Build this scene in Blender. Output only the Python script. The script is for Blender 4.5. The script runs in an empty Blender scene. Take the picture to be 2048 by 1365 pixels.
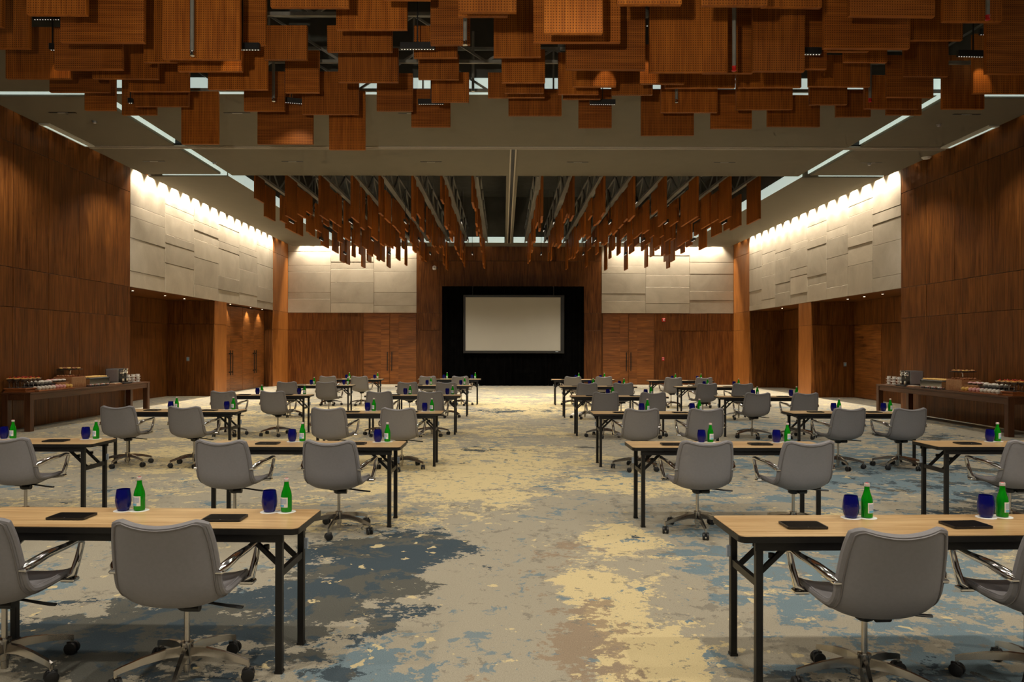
import bpy, bmesh, math, random
from mathutils import Vector, Matrix
R = random.Random(7)
SC = bpy.context.scene
COL = SC.collection
PI = math.pi

# ------------------------------------------------------------------ camera
F, VX, VY, H = 1500.0, 1008.0, 697.0, 1.645
cam = bpy.data.objects.new('camera', bpy.data.cameras.new('camera'))
COL.objects.link(cam)
cam.data.sensor_width = 36.0
cam.data.lens = F / 2048 * 36
cam.data.shift_x = (1024 - VX) / 2048
cam.data.shift_y = (VY - 682.5) / 2048
cam.data.clip_end = 200
cam.location = (0, 0, H)
cam.rotation_euler = (PI / 2, math.radians(-0.11), 0)
SC.camera = cam
# ------------------------------------------------------------------ world, exposure
w = bpy.data.worlds.new('world'); SC.world = w; w.use_nodes = True
w.node_tree.nodes['Background'].inputs[0].default_value = (0.9, 0.8, 0.65, 1)
w.node_tree.nodes['Background'].inputs[1].default_value = 0.0
vs = SC.view_settings
vs.view_transform = 'Standard'; vs.look = 'None'; vs.gamma = 1; vs.use_curve_mapping = False
vs.exposure = 0.05
SC.cycles.use_denoising = True
SC.cycles.max_bounces = 5
SC.cycles.diffuse_bounces = 3
SC.cycles.glossy_bounces = 2
SC.cycles.transmission_bounces = 4
SC.cycles.use_adaptive_sampling = True
SC.cycles.adaptive_threshold = 0.06
SC.cycles.adaptive_min_samples = 12
SC.cycles.caustics_reflective = False
SC.cycles.caustics_refractive = False
SC.cycles.sample_clamp_indirect = 3.0
# light levels (W)
P_DOWN, P_BACK, P_FAR, P_WASH, P_WOODWASH, P_SOFFIT = 180, 60, 260, 300, 3.5, 26
WARM = (1.0, 0.92, 0.79)
# room
XL, XR, YB, Y1, Y2, YN = -9.8, 10.4, 34.0, 19.65, 31.8, -16.0
ZC, ZS = 6.22, 3.24
YP0, YP1 = 25.4, 26.5          # the wooden piers


def W(px, py, Y):
    return ((px - VX) * Y / F, Y, H - (py - VY) * Y / F)


def light(name, kind, loc, energy, color=WARM, rot=(0, 0, 0), parent=None, **kw):
    d = bpy.data.lights.new(name, kind)
    d.energy = energy; d.color = color
    for k, v in kw.items():
        setattr(d, k, v)
    o = bpy.data.objects.new(name, d); COL.objects.link(o)
    o.location = loc; o.rotation_euler = rot
    if parent:
        o.parent = parent
    return o


# ------------------------------------------------------------------ materials
class NT:
    def __init__(s, name):
        s.m = bpy.data.materials.new(name); s.m.use_nodes = True
        s.t = s.m.node_tree; s.b = s.t.nodes['Principled BSDF']

    def n(s, typ, **kw):
        x = s.t.nodes.new(typ)
        for k, v in kw.items():
            setattr(x, k, v)
        return x

    def link(s, a, b):
        s.t.links.new(a, b)

    def set(s, node, inp, v):
        if hasattr(v, 'is_linked') or isinstance(v, bpy.types.NodeSocket):
            s.link(v, node.inputs[inp])
        else:
            node.inputs[inp].default_value = v

    def math(s, op, a, b=0.0, c=0.0, clamp=False):
        x = s.n('ShaderNodeMath', operation=op, use_clamp=clamp)
        s.set(x, 0, a); s.set(x, 1, b); s.set(x, 2, c)
        return x.outputs[0]

    def vmath(s, op, a, b=(0, 0, 0)):
        x = s.n('ShaderNodeVectorMath', operation=op)
        s.set(x, 0, a); s.set(x, 1, b)
        return x.outputs['Value'] if op in ('LENGTH', 'DOT_PRODUCT', 'DISTANCE') else x.outputs[0]

    def noise(s, vec, scale, detail=3, rough=0.55, dist=0.0):
        x = s.n('ShaderNodeTexNoise')
        s.set(x, 'Vector', vec); s.set(x, 'Scale', scale); s.set(x, 'Detail', detail)
        s.set(x, 'Roughness', rough); s.set(x, 'Distortion', dist)
        return x.outputs['Fac']

    def ramp(s, fac, stops, interp='LINEAR'):
        x = s.n('ShaderNodeValToRGB'); s.link(fac, x.inputs[0])
        cr = x.color_ramp; cr.interpolation = interp
        while len(cr.elements) > 1:
            cr.elements.remove(cr.elements[-1])
        cr.elements[0].position = stops[0][0]; cr.elements[0].color = (*stops[0][1], 1)
        for p, c in stops[1:]:
            e = cr.elements.new(p); e.color = (*c, 1)
        return x.outputs[0]

    def step(s, v, a, b):
        x = s.n('ShaderNodeMapRange'); x.interpolation_type = 'SMOOTHSTEP'
        s.set(x, 'Value', v); s.set(x, 'From Min', a); s.set(x, 'From Max', b)
        return x.outputs[0]

    def mix(s, f, a, b, mode='MIX'):
        x = s.n('ShaderNodeMix', data_type='RGBA', blend_type=mode)
        s.set(x, 0, f)
        for i, v in ((6, a), (7, b)):
            if isinstance(v, tuple):
                v = (*v[:3], 1)
            s.set(x, i, v)
        return x.outputs[2]

    def obj(s):
        return s.n('ShaderNodeTexCoord').outputs['Object']

    def rnd(s):
        return s.n('ShaderNodeObjectInfo').outputs['Random']

    def bump(s, h, strength=0.2, dist=0.01):
        x = s.n('ShaderNodeBump'); s.set(x, 'Strength', strength); s.set(x, 'Distance', dist)
        s.link(h, x.inputs['Height']); s.link(x.outputs[0], s.b.inputs['Normal'])


def plain(name, c, rough=0.5, metal=0.0, spec=0.5, var=0.0, nscale=30.0, **kw):
    t = NT(name)
    t.b.inputs['Roughness'].default_value = rough
    t.b.inputs['Metallic'].default_value = metal
    t.b.inputs['Specular IOR Level'].default_value = spec
    for k, v in kw.items():
        t.b.inputs[k].default_value = v
    if var:
        f = t.noise(t.obj(), nscale, 3)
        lo = tuple(x * (1 - var) for x in c); hi = tuple(min(1, x * (1 + var)) for x in c)
        t.link(t.ramp(f, [(0.3, lo), (0.7, hi)]), t.b.inputs['Base Color'])
    else:
        t.b.inputs['Base Color'].default_value = (*c, 1)
    return t.m


def emit(name, c, s):
    t = NT(name)
    t.b.inputs['Base Color'].default_value = (*c, 1)
    t.b.inputs['Emission Color'].default_value = (*c, 1)
    t.b.inputs['Emission Strength'].default_value = s
    return t.m


def wood(name, dark, mid, axis='z', rough=0.38, var=0.35, fine=38.0, perf=False, spec=0.4, cathedral=True):
    t = NT(name)
    off = t.n('ShaderNodeCombineXYZ')
    r = t.rnd()
    for i, k in enumerate((37.0, 91.0, 53.0)):
        t.link(t.math('MULTIPLY', r, k), off.inputs[i])
    v0 = t.obj()
    v = t.vmath('ADD', v0, off.outputs[0])
    s = {'z': (1, 1, 0.035), 'x': (0.035, 1, 1), 'y': (1, 0.035, 1)}[axis]
    vs_ = t.vmath('MULTIPLY', v, s)
    g = t.noise(vs_, fine, 4, 0.6, 0.3)
    s2 = tuple(x if x == 1 else 0.16 for x in s)
    g2 = t.noise(t.vmath('MULTIPLY', v, s2), 5.0, 3, 0.5, 1.2 if cathedral else 0.2)
    f = t.math('ADD', t.math('MULTIPLY', g, 0.6), t.math('MULTIPLY', g2, 0.4))
    c = t.ramp(f, [(0.36, dark), (0.52, tuple((a + b) / 2 for a, b in zip(dark, mid))), (0.66, mid)])
    val = t.math('MULTIPLY_ADD', r, var * 2, 1 - var)
    hs = t.n('ShaderNodeHueSaturation'); t.link(val, hs.inputs['Value']); t.link(c, hs.inputs['Color'])
    out = hs.outputs[0]
    if perf:
        vo = t.n('ShaderNodeTexVoronoi'); vo.inputs['Randomness'].default_value = 0.0
        vo.inputs['Scale'].default_value = 36.0
        t.link(v0, vo.inputs['Vector'])
        d = t.step(vo.outputs['Distance'], 0.30, 0.20)
        out = t.mix(t.math('MULTIPLY', d, 0.7), out, (0.01, 0.004, 0.002))
    t.link(out, t.b.inputs['Base Color'])
    t.b.inputs['Roughness'].default_value = rough
    t.b.inputs['Specular IOR Level'].default_value = spec
    return t.m


def stone():
    t = NT('limestone')
    r = t.rnd(); off = t.n('ShaderNodeCombineXYZ')
    for i, k in enumerate((37.0, 91.0, 53.0)):
        t.link(t.math('MULTIPLY', r, k), off.inputs[i])
    v = t.vmath('ADD', t.obj(), off.outputs[0])
    a = t.noise(v, 1.1, 5, 0.6, 0.8); b = t.noise(v, 60.0, 2)
    f = t.math('ADD', t.math('MULTIPLY', a, 0.8), t.math('MULTIPLY', b, 0.2))
    c = t.ramp(f, [(0.3, (0.40, 0.345, 0.27)), (0.55, (0.50, 0.44, 0.35)), (0.75, (0.57, 0.51, 0.42))])
    hs = t.n('ShaderNodeHueSaturation'); t.link(t.math('MULTIPLY_ADD', r, 0.26, 0.84), hs.inputs['Value'])
    t.link(c, hs.inputs['Color']); t.link(hs.outputs[0], t.b.inputs['Base Color'])
    t.b.inputs['Roughness'].default_value = 0.75
    t.bump(b, 0.15, 0.004)
    return t.m


def carpet():
    t = NT('abstract_carpet')
    p = t.vmath('MULTIPLY', t.obj(), (1, 1, 0))
    fine = t.noise(p, 9.0, 6, 0.72)
    mid = t.noise(p, 2.2, 6, 0.68, 0.6)
    brk = t.math('ADD', t.math('MULTIPLY', t.math('SUBTRACT', fine, 0.5), 0.55),
                 t.math('MULTIPLY', t.math('SUBTRACT', mid, 0.5), 0.9))

    def blob(cx, cy, rx, ry, k):
        d = t.vmath('LENGTH', t.vmath('MULTIPLY', t.vmath('SUBTRACT', p, (cx, cy, 0)), (1 / rx, 1 / ry, 0)))
        return t.math('MULTIPLY', t.math('SUBTRACT', 1.0, d, clamp=True), k)

    def total(base, *bl):
        x = base
        for q in bl:
            x = t.math('ADD', x, q)
        return x
    taupe, cream, brown = (0.375, 0.335, 0.255), (0.66, 0.535, 0.295), (0.310, 0.225, 0.150)
    blue, slate, ink = (0.175, 0.235, 0.262), (0.112, 0.110, 0.094), (0.062, 0.083, 0.098)
    tiny = t.math('MULTIPLY', t.math('SUBTRACT', t.noise(p, 26.0, 4, 0.7), 0.5), 0.5)
    streak = t.math('SUBTRACT', t.noise(t.vmath('MULTIPLY', p, (1, 1.25, 0)), 4.2, 7, 0.72, 0.6), 0.5)
    brk = t.math('ADD', t.math('ADD', brk, tiny), t.math('MULTIPLY', streak, 0.9))
    big = lambda o, sc: t.math('SUBTRACT', t.noise(t.vmath('ADD', p, o), sc, 4, 0.6, 0.6), 0.5)
    cr = total(t.math('MULTIPLY', big((11, 3, 0), 0.55), 1.5), t.math('MULTIPLY', brk, 1.25),
               blob(0.86, 4.0, 0.50, 1.2, 0.75), blob(0.62, 5.1, 0.36, 0.9, 0.6), blob(1.0, 6.5, 0.6, 0.9, 0.6), blob(0.1, 9.8, 2.8, 3.4, 0.42), blob(-2.5, 12, 4.5, 6, 0.36),
               blob(0.5, 21, 6, 8, 0.42), blob(-6, 18, 5, 8, 0.35), blob(-0.75, 5.4, 1.2, 1.6, -0.8), blob(-0.25, 4.1, 0.7, 1.2, -0.5))
    br = total(t.math('MULTIPLY', big((5, 31, 0), 0.8), 1.2), t.math('MULTIPLY', brk, -1.3), blob(0.42, 4.3, 0.5, 1.6, 0.45), blob(0.5, 6.3, 0.8, 1.4, 0.25))
    bl = total(t.math('MULTIPLY', big((71, 13, 0), 0.6), 1.6), t.math('MULTIPLY', t.math('SUBTRACT', brk, t.math('MULTIPLY', big((2, 7, 0), 3.0), 1.4)), 1.3),
               blob(2.4, 4.6, 1.9, 3.2, 0.75), blob(4.6, 9.5, 4.0, 5.0, 0.50), blob(7.2, 15, 4, 8, 0.40),
               blob(-0.66, 3.72, 0.6, 0.6, 0.7), blob(-3.2, 4.7, 1.2, 1.2, 0.4),
               blob(0.2, 5.5, 1.2, 2.6, -0.45), blob(-5.0, 12, 4, 8, -0.2))
    dk = total(t.math('MULTIPLY', big((29, 57, 0), 0.6), 1.4), t.math('MULTIPLY', t.math('ADD', brk, t.math('MULTIPLY', big((12, 9, 0), 2.4), 0.9)), 1.35),
               blob(-0.85, 5.75, 1.15, 1.6, 1.15), blob(-2.0, 4.35, 1.5, 1.2, 1.0), blob(2.0, 3.2, 1.3, 1.0, 0.75),
               blob(5.4, 8.6, 3.0, 3.6, 0.50), blob(-0.15, 12.2, 0.9, 1.0, 0.65), blob(0.1, 19.5, 2.5, 2.2, 0.45),
               blob(7.5, 14, 3.5, 6, 0.32), blob(0.35, 4.6, 1.1, 2.4, -0.7), blob(-0.45, 5.55, 0.28, 0.32, -0.9))
    c = t.mix(t.step(cr, 0.24, 0.27), taupe, cream)
    c = t.mix(t.math('MULTIPLY', t.step(br, 0.38, 0.41), 0.8), c, brown)
    c = t.mix(t.step(bl, 0.40, 0.43), c, blue)
    dcol = t.mix(t.step(t.math('ADD', t.noise(t.vmath('ADD', p, (3, 8, 0)), 1.5, 6, 0.7, 0.5), t.math('MULTIPLY', brk, 0.25)), 0.47, 0.52), slate, ink)
    # woven flecks and islands
    fl = t.math('ADD', t.noise(t.vmath('ADD', p, (17, 4, 0)), 7.5, 7, 0.75, 0.3), t.math('MULTIPLY', big((8, 41, 0), 1.1), 0.35))
    c = t.mix(t.math('MULTIPLY', t.step(fl, 0.585, 0.60), 0.75), c, (0.225, 0.205, 0.165))
    fb = t.math('ADD', t.noise(t.vmath('ADD', p, (51, 9, 0)), 5.5, 7, 0.72, 0.5), t.math('MULTIPLY', big((33, 2, 0), 0.9), 0.4))
    c = t.mix(t.math('MULTIPLY', t.step(fb, 0.60, 0.615), 0.85), c, blue)
    c = t.mix(t.step(dk, 0.44, 0.47), c, dcol)
    isl = t.math('ADD', t.noise(t.vmath('ADD', p, (90, 21, 0)), 6.0, 4, 0.55, 0.2), t.math('MULTIPLY', big((61, 77, 0), 0.7), 0.3))
    c = t.mix(t.math('MULTIPLY', t.step(isl, 0.655, 0.67), 0.9), c, cream)
    spk = t.noise(p, 48.0, 3, 0.8)
    c = t.mix(t.math('MULTIPLY', t.step(spk, 0.63, 0.66), 0.35), c, (0.11, 0.11, 0.095))
    pile = t.noise(p, 150.0, 3, 0.8)
    c = t.mix(0.55, c, t.ramp(pile, [(0.3, (0.28, 0.28, 0.28)), (0.7, (0.72, 0.72, 0.72))]), 'OVERLAY')
    t.link(c, t.b.inputs['Base Color'])
    t.b.inputs['Roughness'].default_value = 0.95
    t.b.inputs['Specular IOR Level'].default_value = 0.05
    t.bump(pile, 0.4, 0.004)
    return t.m


def glassy(name, c, trans, rough=0.04):
    return plain(name, c, rough, 0, 0.5, **{'Transmission Weight': trans, 'IOR': 1.45})


M = {}
M['wall_wood'] = wood('walnut_wall', (0.066, 0.019, 0.0035), (0.225, 0.080, 0.0165), 'z', 0.42, 0.13, 34.0, spec=0.22)
M['pier_wood'] = wood('pier_wood', (0.24, 0.078, 0.014), (0.44, 0.165, 0.036), 'z', 0.42, 0.06, 60.0, cathedral=False, spec=0.25)
M['door_wood'] = wood('door_wood', (0.120, 0.036, 0.007), (0.350, 0.125, 0.026), 'y', 0.36, 0.06, 30.0)
M['door_wood_x'] = wood('door_wood_back', (0.120, 0.036, 0.007), (0.350, 0.125, 0.026), 'x', 0.36, 0.06, 30.0)
M['ceil_wood_z'] = wood('baffle_wood_upright', (0.21, 0.056, 0.006), (0.42, 0.130, 0.015), 'z', 0.6, 0.22, 45.0, True, 0.15)
M['ceil_wood_x'] = wood('baffle_wood_level', (0.20, 0.054, 0.007), (0.38, 0.118, 0.016), 'x', 0.6, 0.22, 45.0, True, 0.15)
M['buffet_wood'] = wood('buffet_wood', (0.060, 0.022, 0.009), (0.130, 0.052, 0.021), 'y', 0.4, 0.1)
M['buffet_leg_wood'] = wood('buffet_leg_wood', (0.060, 0.022, 0.009), (0.130, 0.052, 0.021), 'z', 0.4, 0.1)
M['oak'] = wood('oak_laminate', (0.40, 0.235, 0.100), (0.72, 0.50, 0.255), 'x', 0.30, 0.04, 60.0, cathedral=False)
M['box_wood'] = wood('riser_wood', (0.36, 0.17, 0.07), (0.50, 0.26, 0.12), 'x', 0.5, 0.1)
M['tray_wood'] = wood('tray_wood', (0.25, 0.075, 0.02), (0.42, 0.14, 0.04), 'y', 0.4, 0.1)
M['stone'] = stone()
M['carpet'] = carpet()
M['ceiling'] = plain('ceiling_paint', (0.160, 0.140, 0.098), 0.85, var=0.03, nscale=3)
M['cove_paint'] = plain('cove_paint', (0.55, 0.55, 0.50), 0.8, var=0.02)
M['dark_deck'] = plain('dark_deck', (0.075, 0.072, 0.058), 0.9, var=0.2, nscale=2)
M['steel'] = plain('painted_steel', (0.21, 0.20, 0.17), 0.55, 0.1, var=0.15, nscale=8)
M['bronze'] = plain('bronze_track', (0.42, 0.375, 0.30), 0.45, 0.0, var=0.06)
M['black'] = plain('black_powder_coat', (0.010, 0.009, 0.008), 0.42, 0.0, 0.4, var=0.2, nscale=40)
M['plastic'] = plain('black_plastic', (0.012, 0.012, 0.012), 0.45, var=0.2, nscale=40)
M['velvet'] = plain('black_velvet', (0.0025, 0.0024, 0.0022), 1.0, 0, 0.0, var=0.4, nscale=4)
M['leather'] = plain('grey_leather', (0.238, 0.226, 0.232), 0.48, 0, 0.35, var=0.035, nscale=60)
M['piping'] = plain('grey_piping', (0.17, 0.155, 0.15), 0.5, var=0.05)
M['chrome'] = plain('chrome', (0.72, 0.70, 0.67), 0.12, 1.0, var=0.04)
M['alu'] = plain('polished_aluminium', (0.52, 0.49, 0.45), 0.20, 1.0, var=0.05)
M['screen'] = plain('projection_fabric', (0.37, 0.345, 0.285), 0.9, var=0.015, nscale=1.5)
M['white'] = plain('white_ceramic', (0.80, 0.78, 0.74), 0.3, var=0.03)
M['paper'] = plain('white_paper', (0.82, 0.80, 0.76), 0.8, var=0.03)
M['green'] = glassy('green_glass', (0.008, 0.40, 0.012), 0.45)
M['cobalt'] = glassy('cobalt_glass', (0.008, 0.010, 0.22), 0.4)
M['clear'] = glassy('clear_glass', (0.9, 0.9, 0.88), 0.9)
M['cap'] = plain('bottle_cap', (0.72, 0.66, 0.62), 0.35, 0.3, var=0.05)
M['capred'] = plain('cap_star_red', (0.55, 0.03, 0.03), 0.4, var=0.1)
M['labelblue'] = plain('label_blue', (0.16, 0.48, 0.72), 0.6, var=0.05)
M['labelgrey'] = plain('label_print', (0.45, 0.52, 0.62), 0.6, var=0.15, nscale=200)
M['tablet'] = plain('tablet_case', (0.010, 0.010, 0.010), 0.35, var=0.2)
M['tabglass'] = plain('tablet_glass', (0.005, 0.005, 0.005), 0.45, 0, 0.04, var=0.2)
M['red'] = plain('alarm_red', (0.50, 0.012, 0.010), 0.35, var=0.1)
M['orange'] = plain('orange_mousse', (0.90, 0.36, 0.05), 0.5, var=0.2)
M['yellow'] = plain('pastry_yellow', (0.70, 0.42, 0.10), 0.6, var=0.3, nscale=60)
M['brownfood'] = plain('baked_brown', (0.36, 0.14, 0.05), 0.7, var=0.4, nscale=60)
M['pink'] = plain('pink_icing', (0.72, 0.36, 0.34), 0.5, var=0.2, nscale=50)
M['cream'] = plain('cream_icing', (0.75, 0.68, 0.58), 0.5, var=0.15, nscale=50)
M['mirror'] = plain('mirror_panel', (0.60, 0.56, 0.50), 0.10, 1.0, var=0.05)
M['silver'] = plain('satin_silver', (0.50, 0.51, 0.54), 0.35, 0.7, var=0.04)
M['led'] = emit('lit_led', (1.0, 0.93, 0.80), 1.2)
M['cove'] = emit('lit_cove_glow', (0.72, 0.86, 0.78), 0.55)  # emission stands in for LED light falling on the cove walls
M['spotlit'] = emit('lit_soffit_lamp', (1.0, 0.85, 0.6), 8.0)


# ------------------------------------------------------------------ mesh building
class MB:
    def __init__(s):
        s.v, s.f = [], []

    def add(s, vs, fs):
        o = len(s.v); s.v += [tuple(q) for q in vs]; s.f += [tuple(i + o for i in f) for f in fs]
        return s

    def box(s, a, b):
        x0, y0, z0 = a; x1, y1, z1 = b
        return s.add([(x0, y0, z0), (x1, y0, z0), (x1, y1, z0), (x0, y1, z0), (x0, y0, z1), (x1, y0, z1), (x1, y1, z1), (x0, y1, z1)],
                     [(0, 3, 2, 1), (4, 5, 6, 7), (0, 1, 5, 4), (1, 2, 6, 5), (2, 3, 7, 6), (3, 0, 4, 7)])

    def cbox(s, a, b, c):
        """box with chamfered edges"""
        bm = bmesh.new(); t = MB().box(a, b)
        vs = [bm.verts.new(q) for q in t.v]
        for f in t.f:
            bm.faces.new([vs[i] for i in f])
        bmesh.ops.bevel(bm, geom=list(bm.edges), offset=c, segments=1, affect='EDGES')
        bm.verts.index_update()
        s.add([q.co[:] for q in bm.verts], [[q.index for q in f.verts] for f in bm.faces])
        bm.free()
        return s

    def bar(s, p, q, w_, h_):
        p, q = Vector(p), Vector(q); d = (q - p).normalized()
        up = Vector((0, 0, 1)) if abs(d.z) < 0.99 else Vector((0, 1, 0))
        x = d.cross(up).normalized() * w_ / 2; y = x.cross(d).normalized() * h_ / 2
        vs = [r + a * x + b * y for r in (p, q) for a, b in ((-1, -1), (1, -1), (1, 1), (-1, 1))]
        return s.add(vs, [(0, 1, 2, 3), (7, 6, 5, 4), (0, 4, 5, 1), (1, 5, 6, 2), (2, 6, 7, 3), (3, 7, 4, 0)])

    def tube(s, pts, r, n=8, ry=None, closed=False):
        pts = [Vector(q) for q in pts]; N = len(pts); rings = []
        prev = None
        for i, p in enumerate(pts):
            if closed:
                d = pts[(i + 1) % N] - pts[i - 1]
            else:
                d = pts[min(i + 1, N - 1)] - pts[max(i - 1, 0)]
            d.normalize()
            if prev is None:
                up = Vector((0, 0, 1)) if abs(d.z) < 0.9 else Vector((1, 0, 0))
                x = d.cross(up).normalized()
            else:
                x = (prev - d * prev.dot(d)).normalized()
            prev = x; y = x.cross(d).normalized()
            rr = r[i] if isinstance(r, (list, tuple)) else r
            rb = rr if ry is None else ry
            rings.append([p + x * math.cos(2 * PI * k / n) * rr + y * math.sin(2 * PI * k / n) * rb for k in range(n)])
        fs = []
        for i in range(N if closed else N - 1):
            j = (i + 1) % N
            for k in range(n):
                fs.append((i * n + k, i * n + (k + 1) % n, j * n + (k + 1) % n, j * n + k))
        if not closed:
            fs.append(tuple(range(n))[::-1]); fs.append(tuple((N - 1) * n + k for k in range(n)))
        return s.add([q for ring in rings for q in ring], fs)

    def lathe(s, prof, n=20, o=(0, 0, 0)):
        vs, fs = [], []
        for r, z in prof:
            for k in range(n):
                a = 2 * PI * k / n
                vs.append((o[0] + max(r, 1e-4) * math.cos(a), o[1] + max(r, 1e-4) * math.sin(a), o[2] + z))
        for i in range(len(prof) - 1):
            for k in range(n):
                fs.append((i * n + k, i * n + (k + 1) % n, (i + 1) * n + (k + 1) % n, (i + 1) * n + k))
        fs.append(tuple(range(n))[::-1]); fs.append(tuple((len(prof) - 1) * n + k for k in range(n)))
        return s.add(vs, fs)

    def prism(s, poly, z0, z1):
        n = len(poly)
        vs = [(x, y, z0) for x, y in poly] + [(x, y, z1) for x, y in poly]
        return s.add(vs, [tuple(range(n))[::-1], tuple(range(n, 2 * n))] + [(i, (i + 1) % n, (i + 1) % n + n, i + n) for i in range(n)])

    def mesh(s, name, mat, smooth=False):
        me = bpy.data.meshes.new(name); me.from_pydata(s.v, [], s.f); me.materials.append(mat)
        if smooth:
            me.polygons.foreach_set('use_smooth', [True] * len(me.polygons))
            try:
                me.set_sharp_from_angle(angle=math.radians(38))
            except Exception:
                pass
        me.update()
        return me


def rrect(x0, y0, x1, y1, r, n=4):
    out = []
    for cx, cy, a in ((x1 - r, y1 - r, 0), (x0 + r, y1 - r, 90), (x0 + r, y0 + r, 180), (x1 - r, y0 + r, 270)):
        for k in range(n + 1):
            t = math.radians(a + 90 * k / n); out.append((cx + r * math.cos(t), cy + r * math.sin(t)))
    return out


def ob(name, me, parent=None, loc=(0, 0, 0), rot=(0, 0, 0)):
    o = bpy.data.objects.new(name, me); COL.objects.link(o)
    o.location = loc; o.rotation_euler = rot
    if parent is not None:
        o.parent = parent
    return o


def mk(name, mb, mat, parent=None, loc=(0, 0, 0), rot=(0, 0, 0), smooth=False):
    return ob(name, mb.mesh(name, M[mat], smooth), parent, loc, rot)


def tag(o, label, cat, group=None):
    o['label'] = label; o['category'] = cat
    if group:
        o['group'] = group
    return o


def thing(name, label, cat, loc=(0, 0, 0), rz=0.0, group=None):
    o = bpy.data.objects.new(name, None); COL.objects.link(o); o.empty_display_size = 0.1
    o.location = loc; o.rotation_euler = (0, 0, rz)
    return tag(o, label, cat, group)


def struct(o, label=None):
    o['kind'] = 'structure'
    if label:
        o['label'] = label
    return o


def copy_tree(o, parent=None):
    c = o.copy(); COL.objects.link(c)
    if parent is not None:
        c.parent = parent
    for ch in kids(o):
        copy_tree(ch, c)
    return c


KID = {}
def kids(o):
    return list(o.children)


def panel_box(name, parent, a, b, mat, cham=0.006):
    """a panel centred on its own middle, so grain is its own"""
    c = [(p + q) / 2 for p, q in zip(a, b)]
    h = [abs(q - p) / 2 for p, q in zip(a, b)]
    cham = min(cham, min(h) * 0.8)
    return mk(name, MB().cbox([-v for v in h], h, cham), mat, parent, c)


# ================================================================== THE SETTING
struct(mk('floor', MB().box((XL - 2.2, YN, -0.2), (XR + 2.2, YB + 0.4, 0)), 'carpet'), 'abstract patterned carpet in cream taupe blue and slate')

# ---- walls (backing masses, panels are their children)
G = 0.05     # panel thickness


def wall_mesh(name, boxes, mat='wall_wood'):
    m = MB()
    for a, b in boxes:
        m.box(a, b)
    return struct(mk(name, m, mat))


DL, DR = 1.6, 1.45     # recess depths of the alcoves
ZT = 7.0
wl = wall_mesh('wall_left', [((XL - 2.0, YN, 0), (XL - G, Y1, ZT)), ((XL - 0.35, Y1, ZS + 0.02), (XL - G, Y2, ZT)),
                             ((XL - 2.0, YP0 + G, 0), (XL - G, YP1 - G, ZS + 0.02)), ((XL - 2.0, YP1 - G, 0), (XL - 0.42, Y2 + G, ZS + 0.02)),
                             ((XL - 2.0, Y2 + G, 0), (XL - G, YB, ZT)), ((XL - 2.0, Y1, 0), (XL - DL - G, YP0 + G, ZS + 0.02))])
wr = wall_mesh('wall_right', [((XR + G, YN, 0), (XR + 2.0, Y1, ZT)), ((XR + G, Y1, ZS + 0.02), (XR + 0.35, Y2, ZT)),
                              ((XR + G, YP0 + G, 0), (XR + 2.0, YP1 - G, ZS + 0.02)), ((XR + DR + G, YP1 - G, 0), (XR + 2.0, Y2 + G, ZS + 0.02)),
                              ((XR + G, Y2 + G, 0), (XR + 2.0, YB, ZT)), ((XR + DR + G, Y1, 0), (XR + 2.0, YP0 + G, ZS + 0.02))])
wb = wall_mesh('wall_back', [((XL - 2, YB + G, 0), (XR + 2, YB + 0.4, ZT))])
wf = wall_mesh('wall_front', [((XL - 2, YN - 0.3, 0), (XR + 2, YN, ZT))])
ROWS = [0.0, 2.45, ZS, 5.72, ZC + 0.2]


def wood_x(parent, X, sgn, ya, yb, n, zs, mat='wall_wood'):
    """wood panels on a wall plane X, facing sgn"""
    for i in range(n):
        y0, y1 = ya + (yb - ya) * i / n, ya + (yb - ya) * (i + 1) / n
        for z0, z1 in zip(zs[:-1], zs[1:]):
            j = R.uniform(0, 0.004)
            x0, x1 = (X - G, X + j) if sgn > 0 else (X - j, X + G)
            panel_box('wood_panel', parent, (x0, y0 + 0.004, z0 + 0.005), (x1, y1 - 0.004, z1 - 0.005), mat, 0.003)


def wood_y(parent, Y, xa, xb, n, zs, mat='wall_wood'):
    for i in range(n):
        x0, x1 = xa + (xb - xa) * i / n, xa + (xb - xa) * (i + 1) / n
        for z0, z1 in zip(zs[:-1], zs[1:]):
            panel_box('wood_panel', parent, (x0 + 0.004, Y - R.uniform(0, 0.004), z0 + 0.005), (x1 - 0.004, Y + G, z1 - 0.005), mat, 0.003)


LOW = [0.0, 2.45, ZS]
wood_x(wl, XL, 1, 11.45, Y1, 7, ROWS)
wood_x(wr, XR, -1, 11.45, Y1, 7, ROWS)
# alcoves
wood_x(wl, XL - DL, 1, Y1, YP0, 4, LOW)
wood_y(wl, YP0, XL - DL, XL, 2, LOW)
wood_x(wr, XR + DR, -1, Y1, 23.55, 3, LOW)
wood_y(wr, YP0, XR, XR + DR, 2, LOW)
wood_x(wl, XL, 1, YP0, YP1, 1, LOW, 'pier_wood')
wood_x(wr, XR, -1, YP0, YP1, 1, LOW, 'pier_wood')
wood_y(wl, Y2, XL - 0.36, XL, 1, LOW)
wood_x(wr, XR + DR, -1, YP1, Y2, 3, LOW)
wood_y(wr, Y2, XR, XR + DR, 2, LOW)
wood_x(wl, XL, 1, Y2, YB - 0.01, 1, ROWS, 'pier_wood')
wood_x(wr, XR, -1, Y2, YB - 0.01, 1, ROWS, 'pier_wood')
# soffits over the alcoves
for par, x0, x1 in ((wl, XL - DL, XL - 0.02), (wr, XR + 0.02, XR + DR)):
    for y0, y1 in ((Y1, YP0), (YP1, Y2)):
        panel_box('soffit_panel', par, (x0 if par is wr or y0 == Y1 else XL - 0.42, y0, ZS), (x1, y1, ZS + 0.06), 'wall_wood', 0.004)


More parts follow.
